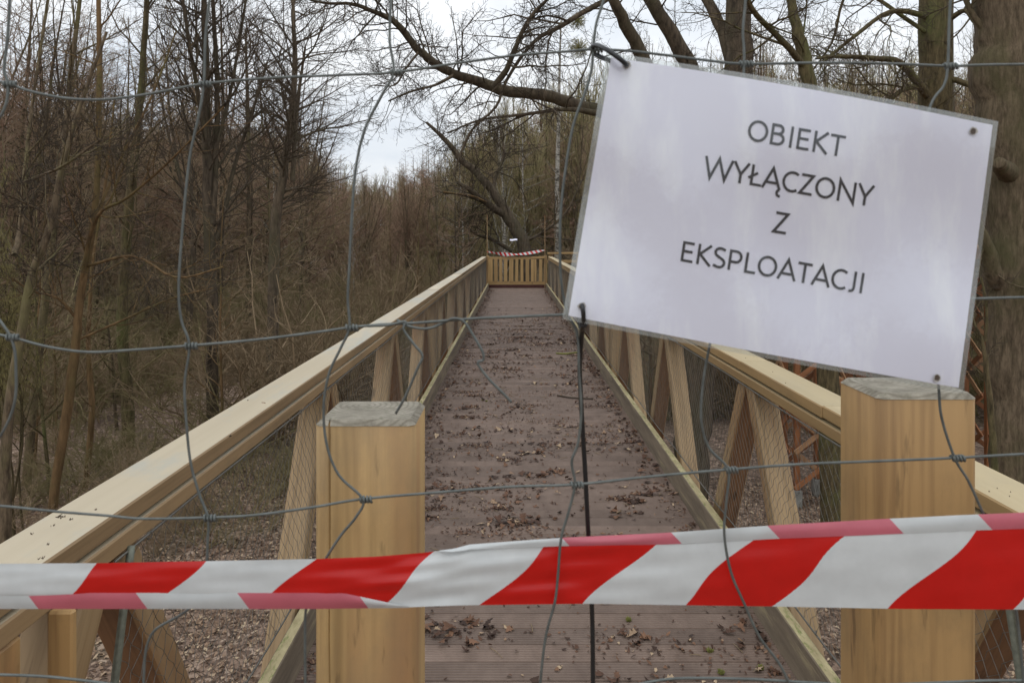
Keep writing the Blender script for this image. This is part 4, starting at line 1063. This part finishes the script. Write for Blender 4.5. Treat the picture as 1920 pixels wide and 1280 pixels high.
def lammat(milk, name):
    m = bpy.data.materials.new(name); m.use_nodes = True; N = m.node_tree.nodes; L = m.node_tree.links; N.clear()
    o = N.new('ShaderNodeOutputMaterial'); mix = N.new('ShaderNodeMixShader'); tr = N.new('ShaderNodeBsdfTransparent'); gl = N.new('ShaderNodeBsdfGlossy')
    tr.inputs[0].default_value = (.945, .96, .955, 1); gl.inputs['Roughness'].default_value = .16
    t = N.new('ShaderNodeTexCoord'); b = N.new('ShaderNodeBump'); b.inputs['Strength'].default_value = .55; b.inputs['Distance'].default_value = .006
    L.new(noise(N, L, t.outputs['Object'], 13, 6, .55, (1, 1, .5)), b.inputs['Height']); L.new(b.outputs[0], gl.inputs['Normal'])
    mix.inputs[0].default_value = .09; L.new(tr.outputs[0], mix.inputs[1]); L.new(gl.outputs[0], mix.inputs[2]); df = N.new('ShaderNodeBsdfDiffuse'); df.inputs[0].default_value = (.62, .65, .63, 1); m2 = N.new('ShaderNodeMixShader'); m2.inputs[0].default_value = milk
    L.new(mix.outputs[0], m2.inputs[1]); L.new(df.outputs[0], m2.inputs[2]); L.new(m2.outputs[0], o.inputs[0]); return m
def inkmat():
    m, N, L, B = newmat('black_ink'); B.inputs['Base Color'].default_value = (.022, .023, .03, 1); B.inputs['Roughness'].default_value = .6; return m
M['paper'], M['film'], M['ink'] = papermat(), lammat(.015, 'clear_laminating_film'), inkmat()
M['film_back'] = lammat(.22, 'milky_laminating_film')
notice = empty('laminated_notice', tuple(W(1430, 668, YS)), 'tilted white laminated notice with black capital lettering tied to the wire', 'sign')
in_world(link('paper', sheet('paper', .014, .987, .017, .983, 0, M['paper'])), notice)
in_world(link('laminate', sheet('laminate', 0, 1, 0, 1, -.0009, M['film'])), notice)
in_world(link('laminate', sheet('laminate_back', 0, 1, 0, 1, .0004, M['film_back'])), notice)

def arc(cx, cy, rx, ry, a0, a1, n=14):
    return [(cx+rx*math.cos(math.radians(a0+(a1-a0)*i/n)), cy+ry*math.sin(math.radians(a0+(a1-a0)*i/n))) for i in range(n+1)]
C, TH = .634, .082
h = TH/2; c1, c0 = C-h, h
G = {   # advance, strokes (em)
 'O': (.662, [arc(.331, C/2, .262, C/2-h+.006, 0, 360, 30)]),
 'B': (.544, [[(.095, 0), (.095, C)], [(.095, c1), (.26, c1)]+arc(.27, (C+.345)/2-h/2, .13, (c1-.34)/2, 90, -90, 10)+[(.095, .34)], [(.26, .34)]+arc(.285, (.34+c0)/2, .16, (.34-c0)/2, 90, -90, 12)+[(.095, c0)]]),
 'I': (.252, [[(.126, 0), (.126, C)]]),
 'E': (.488, [[(.095, 0), (.095, C)], [(.095, c1), (.42, c1)], [(.095, .33), (.39, .33)], [(.095, c0), (.425, c0)]]),
 'K': (.520, [[(.095, 0), (.095, C)], [(.46, C+.0), (.135, .325), (.485, 0)]]),
 'T': (.487, [[(.02, c1), (.467, c1)], [(.2435, 0), (.2435, C)]]),
 'W': (.890, [[(.035, C), (.225, .012), (.447, C-.02), (.665, .012), (.855, C)]]),
 'Y': (.487, [[(.02, C), (.2435, .27), (.467, C)], [(.2435, 0), (.2435, .28)]]),
 'L': (.420, [[(.095, C), (.095, c0), (.40, c0)]]),
 'Ł': (.424, [[(.105, C), (.105, c0), (.41, c0)], [(.0, .215), (.27, .40)]]),
 'A': (.579, [[(.025, 0), (.29, C-.01), (.555, 0)], [(.115, .19), (.465, .19)]]),
 'C': (.533, [arc(.325, C/2, .262, C/2-h+.006, 52, 308, 24)]),
 'Z': (.468, [[(.05, c1), (.405, c1), (.05, c0), (.42, c0)]]),
 'N': (.646, [[(.095, 0), (.095, C-.01), (.551, .01), (.551, C)]]),
 'S': (.459, [[(.385, .565)]+arc(.235, .475, .155, .131, 62, 235, 12)+arc(.225, .165, .165, .140, 52, -128, 14)+[(.055, .065)]]),
 'P': (.517, [[(.095, 0), (.095, C)], [(.095, c1), (.25, c1)]+arc(.275, (c1+.265)/2, .155, (c1-.265)/2, 90, -90, 12)+[(.095, .265)]]),
 'J': (.319, [[(.215, C), (.215, .17)]+arc(.105, .145, .11, .125, 0, -110, 8)]),
}
G['Ą'] = (.579, G['A'][1]+[arc(.57, -.085, .085, .095, 100, 255, 8)+[(.60, -.178)]])
def ribbon(pts, th, closed=False):
    P = [Vector((*p, 0)) for p in pts]; n = len(P); Lf = []; Rt = []
    if closed: P = P[:-1]; n -= 1
    for i in range(n):
        a = P[(i-1) % n] if closed or i else None; b = P[i]; c = P[(i+1) % n] if closed or i < n-1 else None
        d1 = (b-a).normalized() if a is not None else None; d2 = (c-b).normalized() if c is not None else None
        if d1 is None: d1 = d2
        if d2 is None: d2 = d1
        m = (d1+d2).normalized(); nn_ = Vector((-m.y, m.x, 0)); k = 1/max(.30, abs(nn_.dot(Vector((-d1.y, d1.x, 0)))))
        Lf.append(b+nn_*th/2*k); Rt.append(b-nn_*th/2*k)
    return Lf, Rt, closed
LV = []; LFc = []
def put_text(txt, cx, cy, width, ang, skew):
    adv = sum(G[c][0] for c in txt); em = width/adv; x = -width/2; base = C/2
    ca, sa = math.cos(ang), math.sin(ang); sk = (-math.sin(skew), math.cos(skew))
    lay = 0
    for ch in txt:
        for stp in G[ch][1]:
            cl = len(stp) > 4 and (Vector(stp[0])-Vector(stp[-1])).length < 1e-4
            Lf, Rt, cl = ribbon(stp, TH, cl); off = len(LV); lay = (lay+1) % 4
            for a, b in zip(Lf, Rt):
                for p in (a, b):
                    u = x+p.x*em; v = (base-p.y)*em
                    px, py = cx+u*ca+v*sk[0], cy+u*sa+v*sk[1]; s, t = s_inv(px, py); LV.append(tuple(W(px, py, s_depth(s, t)-.00025-.00004*lay)))
            n = len(Lf)
            for i in range(n if cl else n-1):
                j = (i+1) % n; LFc.append((off+2*i, off+2*i+1, off+2*j+1, off+2*j))
        x += G[ch][0]*em
AN = math.radians(10.1); SK = math.radians(8.8)
put_text('OBIEKT', 1493, 259, 187, AN, SK)
put_text('WYŁĄCZONY', 1478.5, 340, 323, AN, SK)
put_text('Z', 1464.5, 418, 30, AN, SK)
put_text('EKSPLOATACJI', 1449.5, 501, 354, AN, SK)
in_world(link('lettering', mesh_np('lettering', LV, [LFc], M['ink'])), notice)
m_hole, *_ = newmat('rusty_eyelet_hole'); _[-1].inputs['Base Color'].default_value = (.07, .05, .035, 1)
m_ring, *_ = newmat('worn_punch_rim'); _[-1].inputs['Base Color'].default_value = (.42, .40, .37, 1)
for px, py in ((1175, 121), (1825, 246), (1757, 708), (1091, 574)):
    for nme, r0, r1, d, mm in (('punch_rim', .0019, .0030, .0012, m_ring), ('punch_hole', 0.0001, .0020, .0014, m_hole)):
        c = W(px, py, s_depth(*s_inv(px, py))-d); v = []; k = 14
        for i in range(k):
            a = 2*math.pi*i/k; j = R.uniform(.8, 1.2)
            v += [(c.x+r0*math.cos(a), c.y, c.z+r0*math.sin(a)), (c.x+r1*j*math.cos(a), c.y-.0001, c.z+r1*j*math.sin(a))]
        in_world(link(nme, mesh_np(nme, v, [[(2*i, 2*i+1, (2*i+3) % (2*k), (2*i+2) % (2*k)) for i in range(k)]], mm)), notice)
# thick black cable tie at the upper left hole, round the wire
TIE = []
def near_wire(name, pts, r, label, cat, mat=M['cable'], grp=None):
    o = wire(name, [W(*p) for p in pts], r, mat, sides=8, sub=6); TIE.append(o); return tag(o, label, cat, grp)
near_wire('cable_tie', [(1175, 124, .552), (1172, 119, .540), (1155, 105, .539), (1135, 92, .545), (1118, 85, .560), (1110, 90, .572), (1114, 100, .577), (1124, 106, .572), (1138, 112, .560), (1150, 116, .556)], .0019, 'thick black cable tie looped through the upper left hole of the notice', 'cable tie')
near_wire('cable_tie', [(1091, 577, .552), (1092, 573, .542), (1094, 590, .541), (1094, 606, .548), (1090, 618, .562), (1086, 600, .572), (1086, 585, .572), (1089, 577, .556)], .0017, 'short black cable tie through the lower left hole of the notice', 'cable tie')
tie2 = TIE[-1]
hb = bevel_box('tie_head', .0058, .005, .0075, .0012, M['cable']); hd = link('tie_head', hb, tie2); hd.location = W(1094, 614, .549)
near_wire('black_cord', [(1093, 608, .556), (1090, 640, .572), (1087, 690, .582), (1091, 780, .592), (1097, 880, .598), (1101, 960, .602), (1107, 1080, .604), (1111, 1180, .604), (1112, 1340, .604)], .0019, 'taut black cord hanging from the lower left corner of the notice', 'cord')

# ---------------------------------------------------------------- red and white barrier tape
def tapemat(name, red, white, rough=.32):
    m, N, L, B = newmat(name); u = N.new('ShaderNodeUVMap'); s = N.new('ShaderNodeSeparateXYZ'); L.new(u.outputs[0], s.inputs[0])
    a = N.new('ShaderNodeMath'); a.operation = 'PINGPONG'; a.inputs[1].default_value = 1.0   # 0..1..0
    md = N.new('ShaderNodeMath'); md.operation = 'MODULO'; md.inputs[1].default_value = 2.0; ad = N.new('ShaderNodeMath'); ad.inputs[1].default_value = 20.
    L.new(s.outputs[0], ad.inputs[0]); L.new(ad.outputs[0], md.inputs[0])
    gt = N.new('ShaderNodeMath'); gt.operation = 'LESS_THAN'; gt.inputs[1].default_value = 1.0; L.new(md.outputs[0], gt.inputs[0])
    t = N.new('ShaderNodeTexCoord'); n = noise(N, L, t.outputs['Object'], 40, 4, .6)
    col = mixc(N, L, gt.outputs[0], white, red)
    vm = N.new('ShaderNodeVectorMath'); vm.operation = 'SCALE'; L.new(col, vm.inputs[0]); L.new(maprange(N, L, n, .3, .7, .93, 1.05), vm.inputs['Scale'])
    L.new(vm.outputs[0], B.inputs['Base Color']); B.inputs['Roughness'].default_value = rough
    tl = N.new('ShaderNodeBsdfTranslucent'); L.new(vm.outputs[0], tl.inputs[0]); mx_ = N.new('ShaderNodeMixShader'); mx_.inputs[0].default_value = .22
    o = [q for q in N if q.type == 'OUTPUT_MATERIAL'][0]; L.new(B.outputs[0], mx_.inputs[1]); L.new(tl.outputs[0], mx_.inputs[2]); L.new(mx_.outputs[0], o.inputs[0])
    bump(N, L, noise(N, L, t.outputs['Object'], 16, 3, .5, (.3, 1, 2.6)), B, .12, .003)
    return m
M['tape'] = tapemat('red_white_tape', (.53, .008, .005), (.60, .62, .615))
M['tape_back'] = tapemat('tape_seen_from_the_back', (.58, .15, .19), (.60, .62, .615))
I = np.interp
def top(x): return float(I(x, [-120, 0, 185, 400, 600, 700, 790, 850, 880, 1000, 1060, 1250, 1450, 1640, 1800, 1920, 2040], [1057, 1056, 1055, 1051, 1047, 1043, 1036, 1029, 1021, 1012, 1008, 999, 985, 974, 966, 961, 957]))
def bot(x): return float(I(x, [-120, 300, 600, 760, 860, 1100, 1440, 1700, 1920, 2040], [1140, 1140, 1140, 1138, 1134, 1131, 1136, 1141, 1142, 1143]))
def td(x): return float(I(x, [-120, 700, 860, 950, 1500, 1700, 1800, 2040], [.561, .561, .574, .580, .582, .572, .561, .560]))
E1 = ([-260, -70, 130, 315, 520, 738, 930, 1122, 1302, 1475, 1705, 1925, 2150], list(range(13)))
E2 = ([-150, 60, 265, 455, 680, 900], [1, 2, 3, 4, 5, 6])
E3 = ([850, 1065, 1270, 1450, 1680, 1845, 2050], [1, 2, 3, 4, 5, 6, 7])
def tape_grid(x0, x1, rows, fy, fu, fd, mi, V, UV, Fq, MI, step=8):
    xs_ = np.arange(x0, x1+1, step); off = len(V)
    for x in xs_:
        for j in range(rows+1):
            y, ty = fy(x, j/rows); V.append(tuple(W(x, y, fd(x, j/rows)))); UV.append((fu(x, y), j/rows))
    for i in range(len(xs_)-1):
        for j in range(rows):
            a = off+i*(rows+1)+j; Fq.append((a, a+1, a+rows+2, a+rows+1)); MI.append(mi)
def wr(x, t):                                       # creases, strongest round the twist
    k = .25+.85*math.exp(-((x-830)/150)**2)+.5*math.exp(-((x-1100)/200)**2)
    return k*(.0012*math.sin(x*.009+8*t)+.0008*math.sin(x*.016-15*t+1)+.0005*math.sin(x*.023+24*t)+.0004*math.sin(x*.05-5*t))
V = []; UV = []; Fq = []; MI = []
tape_grid(-120, 2040, 20, lambda x, t: (top(x)+(bot(x)-top(x))*t, t), lambda x, y: float(I(x+1.1*(y-1110)+10*math.sin((y-1050)*.05+x*.01), *E1)),
          lambda x, t: td(x)-.0022*math.sin(math.pi*t)+wr(x, t), 0, V, UV, Fq, MI)
def f1(x): return 30*float(I(x, [-120, 640, 770], [1, 1, .03]))
tape_grid(-120, 768, 5, lambda x, t: (bot(x)+.8-f1(x)*t, t), lambda x, y: float(I(x-.75*(y-1125), *E2)),
          lambda x, t: td(x)-.0018-.0012*math.sin(math.pi*min(1, t))+.0015*(1-t)+wr(x, 1-t*.25)*.9, 1, V, UV, Fq, MI)
def f2(x): return float(I(x, [820, 870, 1000, 1250, 1640, 2040], [1, 9, 14, 22, 29, 31]))
tape_grid(824, 2040, 5, lambda x, t: (top(x)-.8+f2(x)*t, t), lambda x, y: float(I(x-.9*(y-top(x)-12), *E3)),
          lambda x, t: td(x)-.0016-.0010*math.sin(math.pi*t)+.0013*(1-t)+wr(x, t*.2)*.9, 1, V, UV, Fq, MI)
me = mesh_np('barrier_tape', V, [Fq], [M['tape'], M['tape_back']], True, MI)
uvl = me.uv_layers.new(name='UVMap'); li = np.zeros(len(me.loops), np.int32); me.loops.foreach_get('vertex_index', li); uvl.data.foreach_set('uv', np.array(UV, np.float32)[li].ravel())
tag(link('barrier_tape', me), 'wide red and white striped barrier tape stretched across the wire fence', 'barrier tape')

# far tape above the gate: a twisted strip knotted to the poles
V = []; UV = []; Fq = []; n = 120
for i in range(n+1):
    t = i/n; x = -.845+1.845*t; z = 1.6-(471.5-446)/F*Y1+.045*t-.13*math.sin(math.pi*t)**1.0*(1-.25*t); tw = 2.2*math.sin(t*3.0)+t*5.0; wd = .045*min(1, 8*t, 8*(1-t))+.012
    dz = wd*(.35+.65*abs(math.cos(tw))); dy = wd*math.sin(tw)*.5
    V += [(x, Y1-.03-dy, z+dz/1), (x, Y1-.03+dy, z-dz)]; UV += [(t*26+.8, 0), (t*26, 1)]
    if i < n: Fq.append((2*i, 2*i+1, 2*i+3, 2*i+2))
me = mesh_np('far_tape', V, [Fq], M['tape'], True); uvl = me.uv_layers.new(name='UVMap'); li = np.zeros(len(me.loops), np.int32); me.loops.foreach_get('vertex_index', li); uvl.data.foreach_set('uv', np.array(UV, np.float32)[li].ravel())
tag(link('barrier_tape', me), 'thin twisted red and white tape tied above the far gate', 'barrier tape')
fs = [tuple(W(956+14*i/6, 451+2.6*math.sin(i)*.2-j*3.0, Y1-.12+.10*j)) for j in range(2) for i in range(7)]
me = mesh_np('far_notice', fs, [[(i, i+1, i+8, i+7) for i in range(6)]], M['paper'])
o = tag(link('far_notice', me), 'tiny curled white notice hanging on the wires above the far gate', 'sign')
so2 = o.modifiers.new('thickness', 'SOLIDIFY'); so2.thickness = .004

# near trees that would share a label are told apart by their order from the left
dup = {}
for o in COL.objects:
    if o.get('label') and o.get('group') and not o.parent and ' near ' in o['label']: dup.setdefault(o['label'], []).append(o)
for lab, os_ in dup.items():
    if len(os_) < 2: continue
    os_.sort(key=lambda o: o.location.x/o.location.y)
    names = ['left', 'right'] if len(os_) == 2 else ['leftmost']+['second', 'third', 'fourth', 'fifth'][:len(os_)-2]+['rightmost']
    for o, w_ in zip(os_, names): o['label'] = ' '.join((w_+' '+lab).replace(' in the wood', '').split()[:16])
